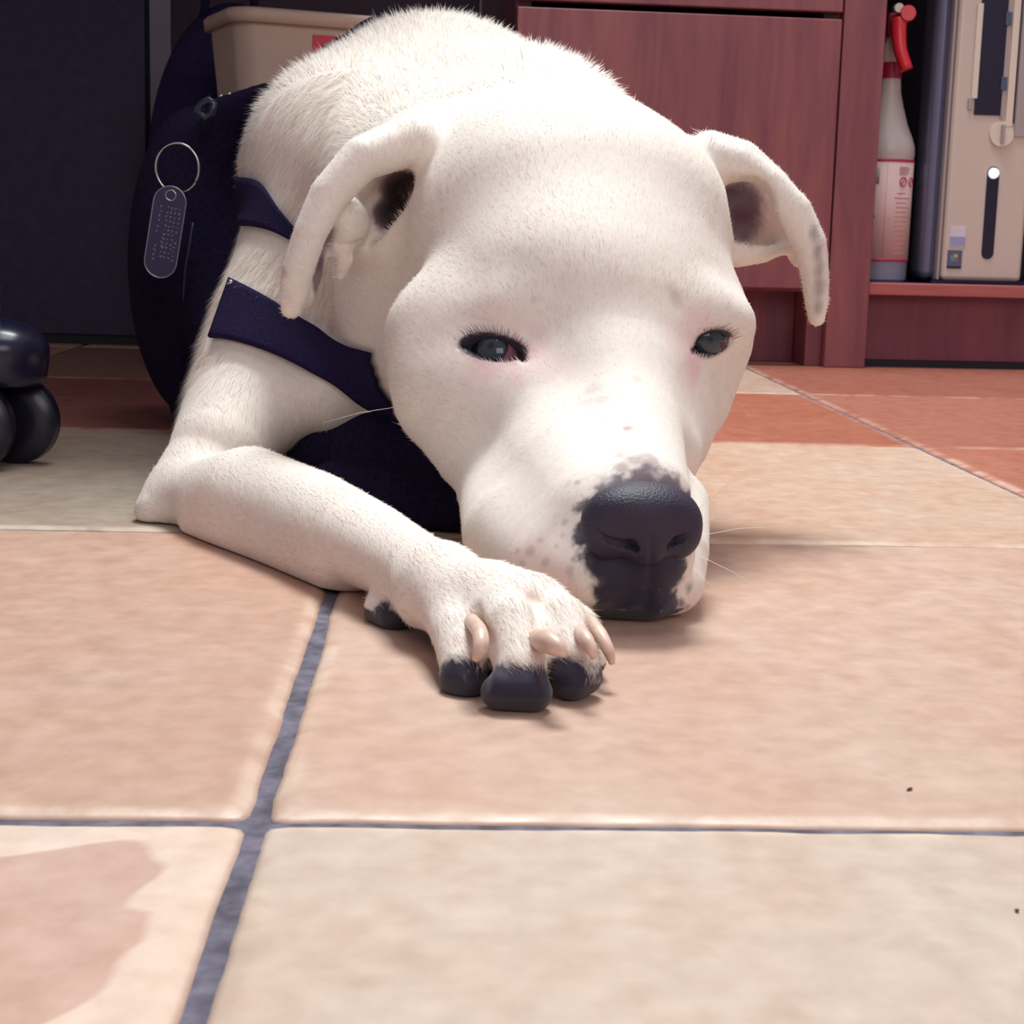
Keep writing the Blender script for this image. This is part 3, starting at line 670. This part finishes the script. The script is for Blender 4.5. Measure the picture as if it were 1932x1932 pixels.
# coat colour -------------------------------------------------------------
rng = np.random.RandomState(7)
def vnoise(P, scale, seed):
    r = np.random.RandomState(seed); g = r.rand(32, 32, 32); q = P*scale; i = np.floor(q).astype(int); f = q-i; f = f*f*(3-2*f); out = 0
    for dx in (0, 1):
        for dy in (0, 1):
            for dz in (0, 1):
                w = (f[:, 0] if dx else 1-f[:, 0])*(f[:, 1] if dy else 1-f[:, 1])*(f[:, 2] if dz else 1-f[:, 2])
                out = out+w*g[(i[:, 0]+dx) % 32, (i[:, 1]+dy) % 32, (i[:, 2]+dz) % 32]
    return out
def coat(P):
    C = np.tile(np.array([.772, .69, .625]), (len(P), 1)); n1 = vnoise(P, 30, 1); n2 = vnoise(P, 260, 2); n3 = vnoise(P, 700, 3); n4 = vnoise(P, 110, 4)
    C *= (1-.07*(n1-.5)*2)[:, None]; C *= (1-.06*(n3-.5)*2)[:, None]
    def blend(w, c): 
        nonlocal C
        w = np.clip(w, 0, 1)[:, None]; C = C*(1-w)+np.array(c)*w
    def spot(px, py, rpx, c, amt=1., soft=.5, asp=(1, 1), jag=.5):
        H = FD.hit(px, py)
        if H is None: return
        r = R_(rpx, H[1]); q = (P-H); d = np.sqrt((q[:, 0]/asp[0])**2+(q[:, 1]/max(asp))**2+(q[:, 2]/asp[1])**2)/r
        d = d+jag*(n2-.5)+jag*.6*(n3-.5)+jag*.7*(n4-.5)
        blend(amt*np.clip((1-d)/soft, 0, 1), c)
    pink = (.74, .50, .49); skin = (.62, .40, .42)
    for px, py, r, a in ((930, 700, 40, .6), (975, 715, 34, .6), (1010, 650, 40, .5), (1310, 690, 34, .8), (1300, 640, 30, .5), (730, 370, 30, .5), (940, 690, 70, .45), (1000, 670, 55, .5), (1040, 690, 60, .35), (1300, 690, 50, .6), (1320, 615, 55, .55), (1280, 640, 50, .4), (940, 618, 70, .3), (1160, 800, 60, .25),
                         (1200, 850, 50, .3), (1010, 1050, 90, .35), (1060, 1090, 60, .5), (960, 1060, 60, .25), (725, 360, 80, .6), (1430, 400, 70, .6), (610, 480, 50, .3), (1310, 1130, 30, .7), (900, 700, 60, .3)):
        spot(px, py, r, pink, a, .8)
    for px, py, r in ((905, 1200, 26), (1010, 1145, 20), (1040, 1210, 24), (862, 1205, 20), (1000, 1120, 24)): spot(px, py, r, (.78, .56, .50), .45, .7)
    sp = (.40, .30, .29)
    for px, py, r, a in ((1185, 808, 15, .85), (1195, 868, 22, .8), (1170, 860, 14, .5), (1225, 862, 22, .7), (1175, 880, 20, .85), (1230, 885, 30, .8), (1215, 900, 30, .8), (1120, 735, 26, .35), (1105, 760, 20, .3), (1200, 715, 16, .35), (1130, 755, 20, .3),
                         (1270, 545, 26, .35), (1275, 565, 20, .3), (1090, 910, 9, .7), (1072, 912, 8, .3), (1007, 565, 10, .3), (1340, 420, 30, .12), (1070, 510, 40, .15),
                         (1000, 1040, 12, .5), (1030, 1060, 12, .5), (985, 1065, 10, .5), (1050, 1030, 9, .5), (1010, 1085, 11, .5), (1040, 1095, 14, .5), (1062, 1010, 9, .4), (1065, 985, 11, .6), (975, 1040, 9, .4), (1020, 1020, 8, .4), (1075, 1075, 14, .5),
                         (535, 515, 14, .5), (545, 560, 20, .2)): spot(px, py, r, sp, a, .6)
    H = FD.hit(1545, 520)
    for px, py, r in ((1536, 440, 15), (1543, 475, 18), (1546, 510, 19), (1546, 545, 19), (1543, 580, 16)): spot(px, py, r, (.30, .24, .25), .8, .7, (.8, 1.5), .2)
    # dark muzzle patch (pigment) round the nose
    dk = (.022, .015, .036)
    for px, py, r in ((1130, 960, 44), (1165, 925, 40), (1215, 915, 46), (1265, 920, 42), (1300, 955, 32), (1110, 1000, 34), (1125, 1050, 40), (1145, 1100, 44), (1200, 1100, 60), (1255, 1090, 50), (1292, 1010, 30), (1280, 1065, 36), (1150, 1140, 40), (1210, 1150, 50), (1262, 1140, 30), (1190, 1035, 45), (1262, 1035, 40), (1262, 1062, 42), (1250, 1085, 40), (1228, 1060, 50), (1160, 1065, 46), (1280, 985, 26), (1240, 1130, 40), (1180, 1125, 40), (1175, 1095, 44), (1160, 1105, 44), (1188, 1075, 44), (1205, 1055, 40), (1230, 1085, 34)):
        spot(px, py, r, dk if py > 930 else (.16, .12, .14), .96, .35, (1, 1), .55)
    for px, py, r in ((1085, 1010, 18), (1095, 960, 18), (1095, 1050, 18), (1298, 1110, 18), (1285, 1135, 18)): spot(px, py, r, (.09, .07, .09), .8, .8, (1, 1), .9)
    spot(1297, 1145, 11, (.5, .22, .26), .8, .5); spot(1150, 1163, 7, (.42, .2, .26), .6, .5)
    # eye rims
    for (E, n, r, u, hw, hh, side) in EYES:
        q = P-E; a, b, c = q@r, q@u, q@n; near = (np.abs(c) < .02)
        d = np.sqrt((a/hw)**2+(b/hh)**2)
        blend(near*np.clip((1.55-d-.25*(n3-.5))/.5, 0, 1)*.55, (.34, .17, .22))
        blend(near*np.clip((1.26-d)/.12, 0, 1), (.016, .009, .026))
    # ear skin, darkened further to paint in canal and fold shade
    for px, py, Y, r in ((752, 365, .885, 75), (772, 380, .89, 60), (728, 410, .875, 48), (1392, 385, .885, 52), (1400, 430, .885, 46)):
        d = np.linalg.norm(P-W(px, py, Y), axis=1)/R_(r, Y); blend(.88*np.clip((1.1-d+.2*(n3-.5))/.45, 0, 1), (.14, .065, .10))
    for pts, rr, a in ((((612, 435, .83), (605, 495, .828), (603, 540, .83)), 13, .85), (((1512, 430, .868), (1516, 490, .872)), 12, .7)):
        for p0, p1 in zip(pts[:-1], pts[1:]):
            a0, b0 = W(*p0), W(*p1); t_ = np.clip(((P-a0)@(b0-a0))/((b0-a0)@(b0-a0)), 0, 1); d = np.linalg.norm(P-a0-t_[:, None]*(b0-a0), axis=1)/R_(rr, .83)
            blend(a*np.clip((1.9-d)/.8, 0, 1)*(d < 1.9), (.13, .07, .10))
    # toe and carpal pads
    for pas in (0, 1):
        for (px, py, Y, r) in ((868, 1282, .530, 39), (884, 1284, .530, 39), (942, 1302, .511, 44), (975, 1304, .510, 45), (1006, 1304, .511, 45), (1074, 1280, .524, 40), (1100, 1274, .529, 38), (745, 1172, .617, 38)):
            c = W(px, py, Y); rr = R_(r, Y); d = np.linalg.norm(P-c, axis=1)/rr+.10*(n2-.5)+.25*(n3-.5)
            if pas == 0: blend((1.42-d)/.30*.75, (.16, .13, .13))
            else: blend((1.22-d)/.14, (.018, .013, .034))
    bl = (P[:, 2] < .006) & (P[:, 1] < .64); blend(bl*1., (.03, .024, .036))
    return np.clip(C, .01, 1)
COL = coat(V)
def skin_mat(name, rough=.62):
    m = bpy.data.materials.new(name); m.use_nodes = True; nt = m.node_tree; b = nt.nodes['Principled BSDF']
    a = nt.nodes.new('ShaderNodeAttribute'); a.attribute_name = 'coat'; nt.links.new(a.outputs['Color'], b.inputs['Base Color'])
    b.inputs['Roughness'].default_value = rough; b.inputs['Specular IOR Level'].default_value = .25
    b.inputs['Sheen Weight'].default_value = .15; b.inputs['Sheen Roughness'].default_value = .6
    return m
M_coat = skin_mat('short_white_coat')
dog = thing('dog', 'large white short-haired dog lying on the tiles, chin on the floor, one foreleg stretched out', 'dog', (0, 1.1, 0))
dog.location = (0, 0, 0)
body = np_mesh('body', V, Fq, M_coat, dog)
ca = body.data.color_attributes.new('coat', 'FLOAT_COLOR', 'POINT')
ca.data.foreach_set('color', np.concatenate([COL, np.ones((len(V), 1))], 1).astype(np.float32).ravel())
print('dog verts', len(V))

# eyeballs
for (E, n, r, u, hw, hh, side) in EYES:
    R = .0135; C = E-n*(R+.0022)
    vs, fs = [], []; N1, N2 = 64, 40; cols = []
    look = n*.9+r*(-.10 if side == 'L' else -.06)+u*(.08); look /= np.linalg.norm(look)
    a = np.cross(look, u); a /= np.linalg.norm(a); b = np.cross(look, a)
    for j in range(N2+1):
        th = math.pi*j/N2
        for i in range(N1):
            ph = 2*math.pi*i/N1; d = math.cos(th)*look+math.sin(th)*(math.cos(ph)*a+math.sin(ph)*b)
            bul = 1+.05*max(0, math.cos(th)-.8)/.2
            vs.append(C+R*bul*d); t = math.degrees(th)
            inn = (d@r)*(1 if side == 'L' else -1); cols.append((.012, .014, .02) if t < 9 else (.034, .045, .056) if t < 28 else (.010, .009, .018) if t < 33 or inn < .15 else (.30, .13, .16))
    for j in range(N2):
        for i in range(N1): k = (i+1) % N1; fs.append((j*N1+i, (j+1)*N1+i, (j+1)*N1+k, j*N1+k))
    em = skin_mat('eye_'+('left' if side == 'L' else 'right'), .08); em.node_tree.nodes['Principled BSDF'].inputs['Sheen Weight'].default_value = 0; em.node_tree.nodes['Principled BSDF'].inputs['Specular IOR Level'].default_value = .5
    o = obj('eye', vs, fs, em, dog, True); o['label'] = 'grey-green half-closed eye'
    q = o.data.color_attributes.new('coat', 'FLOAT_COLOR', 'POINT'); q.data.foreach_set('color', np.array([(*c, 1) for c in cols], np.float32).ravel())
# lashes on the upper lids
M_lash = mat('lash', (.03, .02, .035), .6); M_whisk = mat('whisker', (.7, .6, .58), .5)
for (E, n, r, u, hw, hh, side) in EYES:
    vs, fs = [], []
    for k in range(26):
        a = -.95+1.9*k/25; base = E+r*hw*a*1.0+u*hh*math.sqrt(max(0, 1-a*a))*1.02+n*.0005
        ln = .0045+.0015*rng.rand(); d = (u*.75+n*.55+r*(.9*a+(.2 if side == 'R' else -.2))+rng.randn(3)*.08); d /= np.linalg.norm(d)
        v, f_ = tube_geo([base-d*.001, base+d*ln*.5, base+d*ln-u*.0006], [.00016, .00012, .00004], 4); o_ = len(vs); vs += v; fs += [tuple(i+o_ for i in q) for q in f_]
    L = obj('eyelashes', vs, fs, M_lash, dog); L['kind'] = 'stuff'
# nose --------------------------------------------------------------------
def nose():
    c = W(1213, 985, .622); f = Field(*[np.arange(c[i]-d, c[i]+d, .0007) for i, d in ((0, .031), (1, .024), (2, .024))])
    M = tilt(8)
    def E(px, py, Y, a, b, cc, k=.003, op='add', M=M): f.ell(W(px, py, Y-.026), (a, b, cc), k, M, op)
    E(1210, 975, .655, .0235, .014, .0125, .004)
    E(1212, 955, .652, .0195, .0125, .0085, .004)
    E(1150, 1000, .651, .0105, .010, .0115, .004); E(1277, 1000, .655, .0098, .010, .0115, .004)
    E(1222, 1020, .648, .0085, .0075, .0100, .006)
    def ch(L, k, op): f.cap([W(a, b, y) for a, b, y, r in L], [R_(r, y) for a, b, y, r in L], k, op)
    def on(px, py, dep): H = f.hit(px, py, .57, .70, default=.62); return H+ray(px, py)*dep
    def groove(L, k=.0015): f.cap([on(a, b, dp) for a, b, dp, r in L], [R_(r, .645) for a, b, dp, r in L], k, 'sub')
    groove([(1152, 1020, .0, 5), (1175, 1027, .001, 9), (1194, 1022, .003, 13), (1199, 1032, .002, 9)]); groove([(1152, 1020, 0, 5), (1130, 1008, 0, 4), (1118, 990, 0, 3)])
    groove([(1299, 1008, .0, 4), (1283, 1018, .001, 8), (1268, 1018, .003, 11), (1264, 1030, .001, 7)])
    groove([(1230, 1018, -.0005, 2.0), (1229, 1045, -.0002, 3.0), (1227, 1075, 0, 3)], .002)
    v, q = f.mesh(); m = mat('nose_leather', (.036, .027, .050), .55, Specular_IOR_Level=.3); nt = m.node_tree; b = nt.nodes['Principled BSDF']
    vo = nt.nodes.new('ShaderNodeTexVoronoi'); vo.inputs['Scale'].default_value = 900; tc = nt.nodes.new('ShaderNodeTexCoord'); nt.links.new(tc.outputs['Object'], vo.inputs['Vector'])
    bp = nt.nodes.new('ShaderNodeBump'); bp.inputs['Strength'].default_value = .5; bp.inputs['Distance'].default_value = .0004; nt.links.new(vo.outputs['Distance'], bp.inputs['Height']); nt.links.new(bp.outputs[0], b.inputs['Normal'])
    o = np_mesh('nose', v, q, m, dog); o['label'] = 'black leathery nose'
nose()
# mouth line and chin cleft
M_lip = mat('lip_black', (.018, .013, .026), .35)
# claws -------------------------------------------------------------------
M_claw = noisy(mat('claw', s2l((214, 182, 166)), .4), 200, .12)
def claw(L, w=1.):
    P = spline([W(a, b, y) for a, b, y, r in L], 14); rr = np.interp(np.linspace(0, 1, 14), np.linspace(0, 1, len(L)), [R_(r, y) for a, b, y, r in L])
    tube('claw', P, rr, M_claw, dog, 14)
claw([(890, 1172, .545, 15), (904, 1190, .525, 16), (908, 1215, .516, 16), (902, 1236, .514, 13), (895, 1246, .514, 6)])
claw([(1000, 1205, .530, 20), (1030, 1210, .512, 24), (1052, 1222, .505, 19), (1068, 1236, .503, 6)])
claw([(1086, 1185, .538, 14), (1104, 1204, .522, 15), (1116, 1226, .517, 12), (1121, 1242, .517, 6)])
claw([(1112, 1170, .558, 14), (1132, 1198, .544, 15), (1148, 1228, .538, 12), (1155, 1252, .538, 6)])
# whiskers
vs, fs = [], []
for px, py, dx, dy, ln in ((1335, 990, 1, -.6, .035), (1338, 1010, 1, -.2, .03), (1335, 1050, .8, .4, .03), (1325, 1080, .8, .7, .025), (735, 768, -1, .18, .035), (1330, 960, .9, -.8, .03), (1390, 745, .7, .8, .02)):
    P = FD.hit(px-12 if dx > 0 else px+12, py)
    if P is None: continue
    d = cR*dx-cU*dy-cF*.3; d /= np.linalg.norm(d)
    v, f_ = tube_geo([P, P+d*ln*.5, P+d*ln-np.array([0, 0, .002])], [.00012, .0001, .00003], 4); o_ = len(vs); vs += v; fs += [tuple(i+o_ for i in q) for q in f_]
o = obj('whiskers', vs, fs, M_whisk, dog); o['kind'] = 'stuff'
# ------------------------------------------------------------------ harness, key ring and tag
M_web = noisy(mat('black_webbing', (.016, .011, .042), .95, Specular_IOR_Level=.1), 900, .3, bump=.2)
M_pouch = noisy(mat('black_nylon', (.014, .010, .032), .95, Specular_IOR_Level=.1), 300, .25, bump=.3)
M_steel = mat('steel', (.62, .60, .58), .22, 1.)
har = thing('dog_harness', 'black nylon dog harness with wide straps and side pouch, worn by the white dog', 'dog harness')
STRAP_PTS = []
def strap(name, top, bot, off=.0035, n=30, m_=8, thick=.002, dflt=.95, edge=None):
    T_, B_ = spline([(*p, 0) for p in top], n), spline([(*p, 0) for p in bot], n); vs = []
    H = np.zeros((n, m_, 3))
    for i in range(n):
        for j in range(m_):
            q = T_[i]+(B_[i]-T_[i])*j/(m_-1); P = FD.hit(q[0], q[1], .86, 1.4)
            H[i, j] = P if P is not None else (np.nan,)*3
    # fill misses along the strap, then relax
    for j in range(m_):
        ok = ~np.isnan(H[:, j, 0]); k = np.arange(n)
        for c in range(3): H[:, j, c] = np.interp(k, k[ok], H[ok, j, c])
    for _ in range(12): H[1:-1] = .5*H[1:-1]+.25*(H[:-2]+H[2:])
    Nn = FD.grad(H.reshape(-1, 3), .004).reshape(n, m_, 3); Q = H+Nn*off; STRAP_PTS.append(H.reshape(-1, 3))
    if edge is not None:                                              # carry the end round the flank
        e = Q[:edge].mean(0)
    vs = Q.reshape(-1, 3); fs = [(i*m_+j, i*m_+j+1, (i+1)*m_+j+1, (i+1)*m_+j) for i in range(n-1) for j in range(m_-1)]
    o = obj(name, vs, fs, M_web, har, True); s = o.modifiers.new('s', 'SOLIDIFY'); s.thickness = thick; s.offset = 0; return o
strap('chest_strap', [(440, 532), (500, 562), (560, 605), (640, 645), (700, 662), (760, 680)], [(402, 642), (440, 646), (520, 672), (600, 712), (680, 755), (760, 790)], n=36, m_=12)
strap('saddle_strap', [(434, 330), (470, 336), (500, 345), (522, 385), (560, 430)], [(432, 428), (455, 429), (480, 431), (520, 440), (560, 462)], n=24, m_=8)
# dark chest plate, enlarged to stand in for shade below the head
def plate():
    f = Field(np.arange(-.14, .10, .0025), np.arange(.70, 1.02, .003), np.arange(.0, .16, .0025))
    f.cap([W(640, 850, .925), W(760, 875, .90), W(870, 900, .88)], [.030, .036, .036], .01)
    f.cap([W(700, 765, .94), W(800, 800, .92)], [.030, .04], .01)
    f.cap([W(640, 930, .865), W(760, 965, .85), W(870, 985, .84)], [.018, .022, .022], .01)
    f.D = np.maximum(f.D, (.001-f.zs[None, None, :])).astype(np.float32)
    v, q = f.mesh(); np_mesh('chest_plate_shade', v, q, M_pouch, har)
plate()
def pouch():
    f = Field(np.arange(-.34, -.08, .0025), np.arange(1.08, 1.46, .004), np.arange(-.0, .33, .0025))
    f.ell(W(372, 500, 1.26), (.050, .075, .118), .01, None)
    f.cap([W(385, 330, 1.22), W(430, 225, 1.20), W(500, 172, 1.17)], [.022, .017, .006], .02)
    f.cap([W(410, 420, 1.22), W(430, 620, 1.18)], [.03, .03], .02)
    f.cap([W(345, 740, 1.22), W(348, 800, 1.225)], [.010, .009], .012)
    f.D = np.maximum(f.D, (.0008-f.zs[None, None, :])).astype(np.float32)
    v, q = f.mesh(); o = np_mesh('side_pouch', v, q, M_pouch, har)
    tube('piping', spline([W(364, 420, 1.165), W(357, 470, 1.163), W(350, 510, 1.165), W(346, 570, 1.17)], 12), .0009, mat('piping_black', (.03, .035, .09), .3), o, 8)
pouch()
M_gl = mat('glossy_black', (.02, .03, .05), .12)
tube('strap_loop', [W(a, b, 1.155) for a, b in ((372, 212), (380, 196), (394, 188), (404, 196), (400, 214), (388, 222))], .0030, M_gl, har, 10, True)
for a, b, c, d in ((412, 182, 420, 180), (428, 178, 436, 176)): tube('stitch_bar', [W(a, b, 1.15), W(c, d, 1.15)], .0007, M_steel, har, 8)
tube('back_strap', spline([W(560, 150, 1.30), W(610, 100, 1.33), W(655, 72, 1.35), (W(705, 40, 1.37)), W(760, 40, 1.37)], 16), .0042, M_web, har, 10)
# metal slider at the strap end
sl = tube('slider', [W(434, 536, .93), W(415, 590, .93), W(398, 642, .93)], .0011, M_steel, har, 10)
for q in ((434, 536), (397, 644)):
    tube('slider_end', [W(q[0]+4, q[1]-7, .93), W(q[0]-3, q[1]+8, .93)], .0021, M_steel, sl, 10)
# split ring
rc = W(335, 317, 1.13); rx, rz = R_(40, 1.13), R_(45, 1.13)
P = []
for k in range(97):
    a = 2*math.pi*k/48-.6; P.append(rc+np.array([rx*math.cos(a), -.0008+.0016*k/96, rz*math.sin(a)]))
kr = tube('key_ring', P, .0008, M_steel, None, 8); kr['label'] = 'round steel split ring hanging on the dog\'s black harness'; kr['category'] = 'key ring'
# tag: flat steel pill with stamped, unreadable characters
tg = thing('dog_tag', 'dark steel pill-shaped dog tag with stamped lettering, hanging from the split ring', 'dog tag', tuple(W(312, 438, 1.122)), (0, math.radians(9.5), 0))
M_tag = mat('tag_steel', (.05, .048, .11), .55, .4)
def pill_pts(hw, hh, n=14):
    return [(hw*math.cos(math.pi*k/n), hh-hw+hw*math.sin(math.pi*k/n)) for k in range(n+1)]+[(hw*math.cos(math.pi+math.pi*k/n), -hh+hw+hw*math.sin(math.pi+math.pi*k/n)) for k in range(n+1)]
hw, hh = R_(30, 1.122), R_(85, 1.122); Q = pill_pts(hw, hh); n = len(Q)
vs = [(x, -.0006, z) for x, z in Q]+[(x, .0006, z) for x, z in Q]
obj('plate', vs, [tuple(range(n)), tuple(range(n, 2*n))[::-1]]+[(i, n+i, n+(i+1) % n, (i+1) % n) for i in range(n)], M_tag, tg)
tube('rolled_edge', [(x, -.0004, z) for x, z in Q], .00055, mat('edge_steel', (.35, .35, .42), .3, .9), tg, 8, True)
tube('eyelet', [(.0035*math.cos(a), -.0008, hh-.006+.0035*math.sin(a)) for a in np.linspace(0, 2*math.pi, 17)[:-1]], .0005, M_steel, tg, 6, True)
r = random.Random(4); vs, fs = [], []
def seg(x0, z0, x1, z1):
    v, f_ = tube_geo([(x0, -.0008, z0), (x1, -.0008, z1)], .00022, 4); o_ = len(vs); vs.extend(v); fs.extend([tuple(i+o_ for i in q) for q in f_])
for col_, (x, nch, z0) in enumerate(((.0075, 6, .0165), (.0048, 12, .0165), (.0020, 12, .0165), (-.0005, 12, .0165), (-.0012, 3, -.004), (-.0052, 4, .0165), (-.0055, 2, .003), (-.0055, 4, -.010), (.0075, 5, -.006))):
    for k in range(nch):
        z = z0-k*.0030
        if z < -hh+.006: break
        for s_ in range(3):
            ax, az = r.uniform(-.0008, .0008), r.uniform(-.0009, .0009); seg(x+ax, z+az, x+r.uniform(-.0008, .0008), z+r.uniform(-.0009, .0009))
obj('stamped_lettering', vs, fs, mat('stamp', (.42, .44, .52), .4, .5), tg)

# fur: one triangle blade per hair, shaded with the skin's normal -----------------
def fur(n=300000):
    r = np.random.RandomState(11)
    T = np.concatenate([Fq[:, [0, 1, 2]], Fq[:, [0, 2, 3]]]); A, B, C = V[T[:, 0]], V[T[:, 1]], V[T[:, 2]]
    cen = (A+B+C)/3; ar = np.linalg.norm(np.cross(B-A, C-A), axis=1)/2
    w = ar*np.where(cen[:, 1] < .95, 1.7, 1.)*(cen[:, 2] > .003)*np.where(cen[:, 1] > 1.45, .4, 1)*np.where(cen[:, 1] < .62, 1.5, 1)
    lum = COL[T[:, 0]].mean(1); w = w*np.where(lum < .06, 0.0, np.where(lum < .2, .5, 1))
    for (E, nn, rr, u, hw, hh, side) in EYES:
        q = cen-E; d = np.sqrt(((q@rr)/hw)**2+((q@u)/hh)**2); w = w*~((d < 1.12) & (np.abs(q@nn) < .03))
    for S_ in STRAP_PTS:
        idx = np.nonzero(((cen > S_.min(0)-.01) & (cen < S_.max(0)+.01)).all(1))[0]
        for c in range(0, len(idx), 4000):
            q = idx[c:c+4000]; d2 = ((cen[q][:, None]-S_[None])**2).sum(2).min(1); w[q[d2 < .0062**2]] = 0
    w /= w.sum(); t = r.choice(len(T), n, p=w)
    a, b = r.rand(n), r.rand(n); fl = a+b > 1; a[fl], b[fl] = 1-a[fl], 1-b[fl]
    P = A[t]+(B[t]-A[t])*a[:, None]+(C[t]-A[t])*b[:, None]
    N = NV[T[t, 0]]
    y, z, x = P[:, 1], P[:, 2], P[:, 0]
    nose_p = W(1215, 930, .66); flow = P-nose_p                     # on the head the coat runs back from the nose
    wr = W(990, 1180, .53); elb = W(345, 925, .845)
    legd = (wr-elb)/np.linalg.norm(wr-elb); tt = (P-elb)@legd; dl = np.linalg.norm(P-elb-tt[:, None]*legd, axis=1)
    leg = (dl < .05) & (tt > -.03) & (z < .085)
    bodyf = np.array([.0, 1., -.35]); ear = (x > .098) | ((x < -.062) & (y < .868) & (z > .10)); isb = (y > .90) & ~leg & ~ear
    flow = flow/np.linalg.norm(flow, axis=1)[:, None]
    flow[leg] = legd; flow[isb] = bodyf
    upper = (~leg) & ~ear & (x < -.10) & (y < 1.0); flow[upper] = np.array([-.3, -.2, -1.])
    head = ~isb & ~leg & ~upper
    L = np.where(isb, .0105, np.where(leg, .0055, np.where(upper, .007, .0042)))
    dn = np.linalg.norm(P-nose_p, axis=1); L = np.where(head, np.clip(.0018+.022*dn, .0018, .0055), L)
    L = np.where(isb & (z > .22), .0135, L); L = np.where(lum[t] < .2, .0018, L)
    L = np.where(ear, np.minimum(L, .0030), L); L *= .65+.7*r.rand(n)
    tang = flow-N*np.sum(flow*N, 1)[:, None]; tang /= np.linalg.norm(tang, axis=1)[:, None]+1e-9
    clump = np.stack([vnoise(P, 60, 21)-.5, vnoise(P, 60, 22)-.5, vnoise(P, 60, 23)-.5], 1)
    nz = r.randn(n, 3)*.16+clump*np.where(isb, .55, .4)[:, None]; tang = tang+nz-N*np.sum(nz*N, 1)[:, None]; lift = np.where(isb, np.where(z > .24, .40, .28), .13)[:, None]*(.6+.8*r.rand(n))[:, None]
    D = tang+N*lift; D /= np.linalg.norm(D, axis=1)[:, None]
    S = np.cross(D, N); S /= np.linalg.norm(S, axis=1)[:, None]+1e-9
    wd = np.where(isb, .00022, .00015)[:, None]*(.8+.5*r.rand(n))[:, None]
    tip = P+D*L[:, None]-N*(L*.05)[:, None]; tip[:, 2] = np.maximum(tip[:, 2], .0006)
    root = P-N*.0003
    VV = np.empty((n, 3, 3)); VV[:, 0] = root-S*wd; VV[:, 1] = root+S*wd; VV[:, 2] = tip
    col = COL[T[t, 0]]*(1+.42*(r.rand(n)-.5))[:, None]; col = np.clip(col*1.04, 0, 1)
    o = np_mesh('fur', VV.reshape(-1, 3), np.arange(3*n).reshape(n, 3), M_fur, dog)
    c4 = np.concatenate([np.repeat(col, 3, 0), np.ones((3*n, 1))], 1)
    q = o.data.color_attributes.new('coat', 'FLOAT_COLOR', 'POINT'); q.data.foreach_set('color', c4.astype(np.float32).ravel())
    q = o.data.attributes.new('skin_n', 'FLOAT_VECTOR', 'POINT'); q.data.foreach_set('vector', np.repeat(N, 3, 0).astype(np.float32).ravel())
    o['kind'] = 'stuff'
M_fur = bpy.data.materials.new('fur_hair'); M_fur.use_nodes = True; _nt = M_fur.node_tree; _N = _nt.nodes; _L = _nt.links
_N.remove(_N['Principled BSDF']); _c = _N.new('ShaderNodeAttribute'); _c.attribute_name = 'coat'
_a = _N.new('ShaderNodeAttribute'); _a.attribute_name = 'skin_n'; _g = _N.new('ShaderNodeNewGeometry')
_s = _N.new('ShaderNodeVectorMath'); _s.operation = 'SCALE'; _s.inputs['Scale'].default_value = -1; _L.new(_a.outputs['Vector'], _s.inputs[0])
_d = _N.new('ShaderNodeBsdfDiffuse'); _t = _N.new('ShaderNodeBsdfTranslucent'); _m = _N.new('ShaderNodeMixShader')
_L.new(_c.outputs['Color'], _d.inputs[0]); _L.new(_c.outputs['Color'], _t.inputs[0]); _L.new(_a.outputs['Vector'], _d.inputs['Normal']); _L.new(_s.outputs[0], _t.inputs['Normal'])
_L.new(_g.outputs['Backfacing'], _m.inputs[0]); _L.new(_d.outputs[0], _m.inputs[1]); _L.new(_t.outputs[0], _m.inputs[2]); _L.new(_m.outputs[0], _N['Material Output'].inputs[0])
fur()


# ------------------------------------------------------------------ dark bag behind the waste bin
def bag():
    t = thing('black_bag', 'dark rounded soft bag standing under the desk just left of the beige waste bin', 'bag', (0, 0, 0))
    f = Field(np.arange(-.46, -.19, .004), np.arange(1.84, 2.06, .004), np.arange(0, .43, .004))
    c = W(440, 330, 1.95); f.ell((c[0], 1.95, .205), (.099, .075, .198), .02)
    f.ell((c[0], 1.95, .08), (.088, .07, .078), .04)
    f.cap([(c[0]-.09, 1.90, .20), (c[0], 1.885, .23), (c[0]+.09, 1.90, .20)], [.004]*3, .004, 'sub')
    f.D = np.maximum(f.D, (.0008-f.zs[None, None, :])).astype(np.float32)
    v, q = f.mesh(); np_mesh('bag_body', v, q, noisy(mat('black_fabric', (.022, .016, .055), .9, Specular_IOR_Level=.15), 60, .2, bump=.3), t)
    tube('handle', spline([(c[0]-.03, 1.93, .385), (c[0]-.02, 1.93, .43), (c[0]+.02, 1.93, .43), (c[0]+.03, 1.93, .385)], 14), .005, M_web, t, 10)
bag()
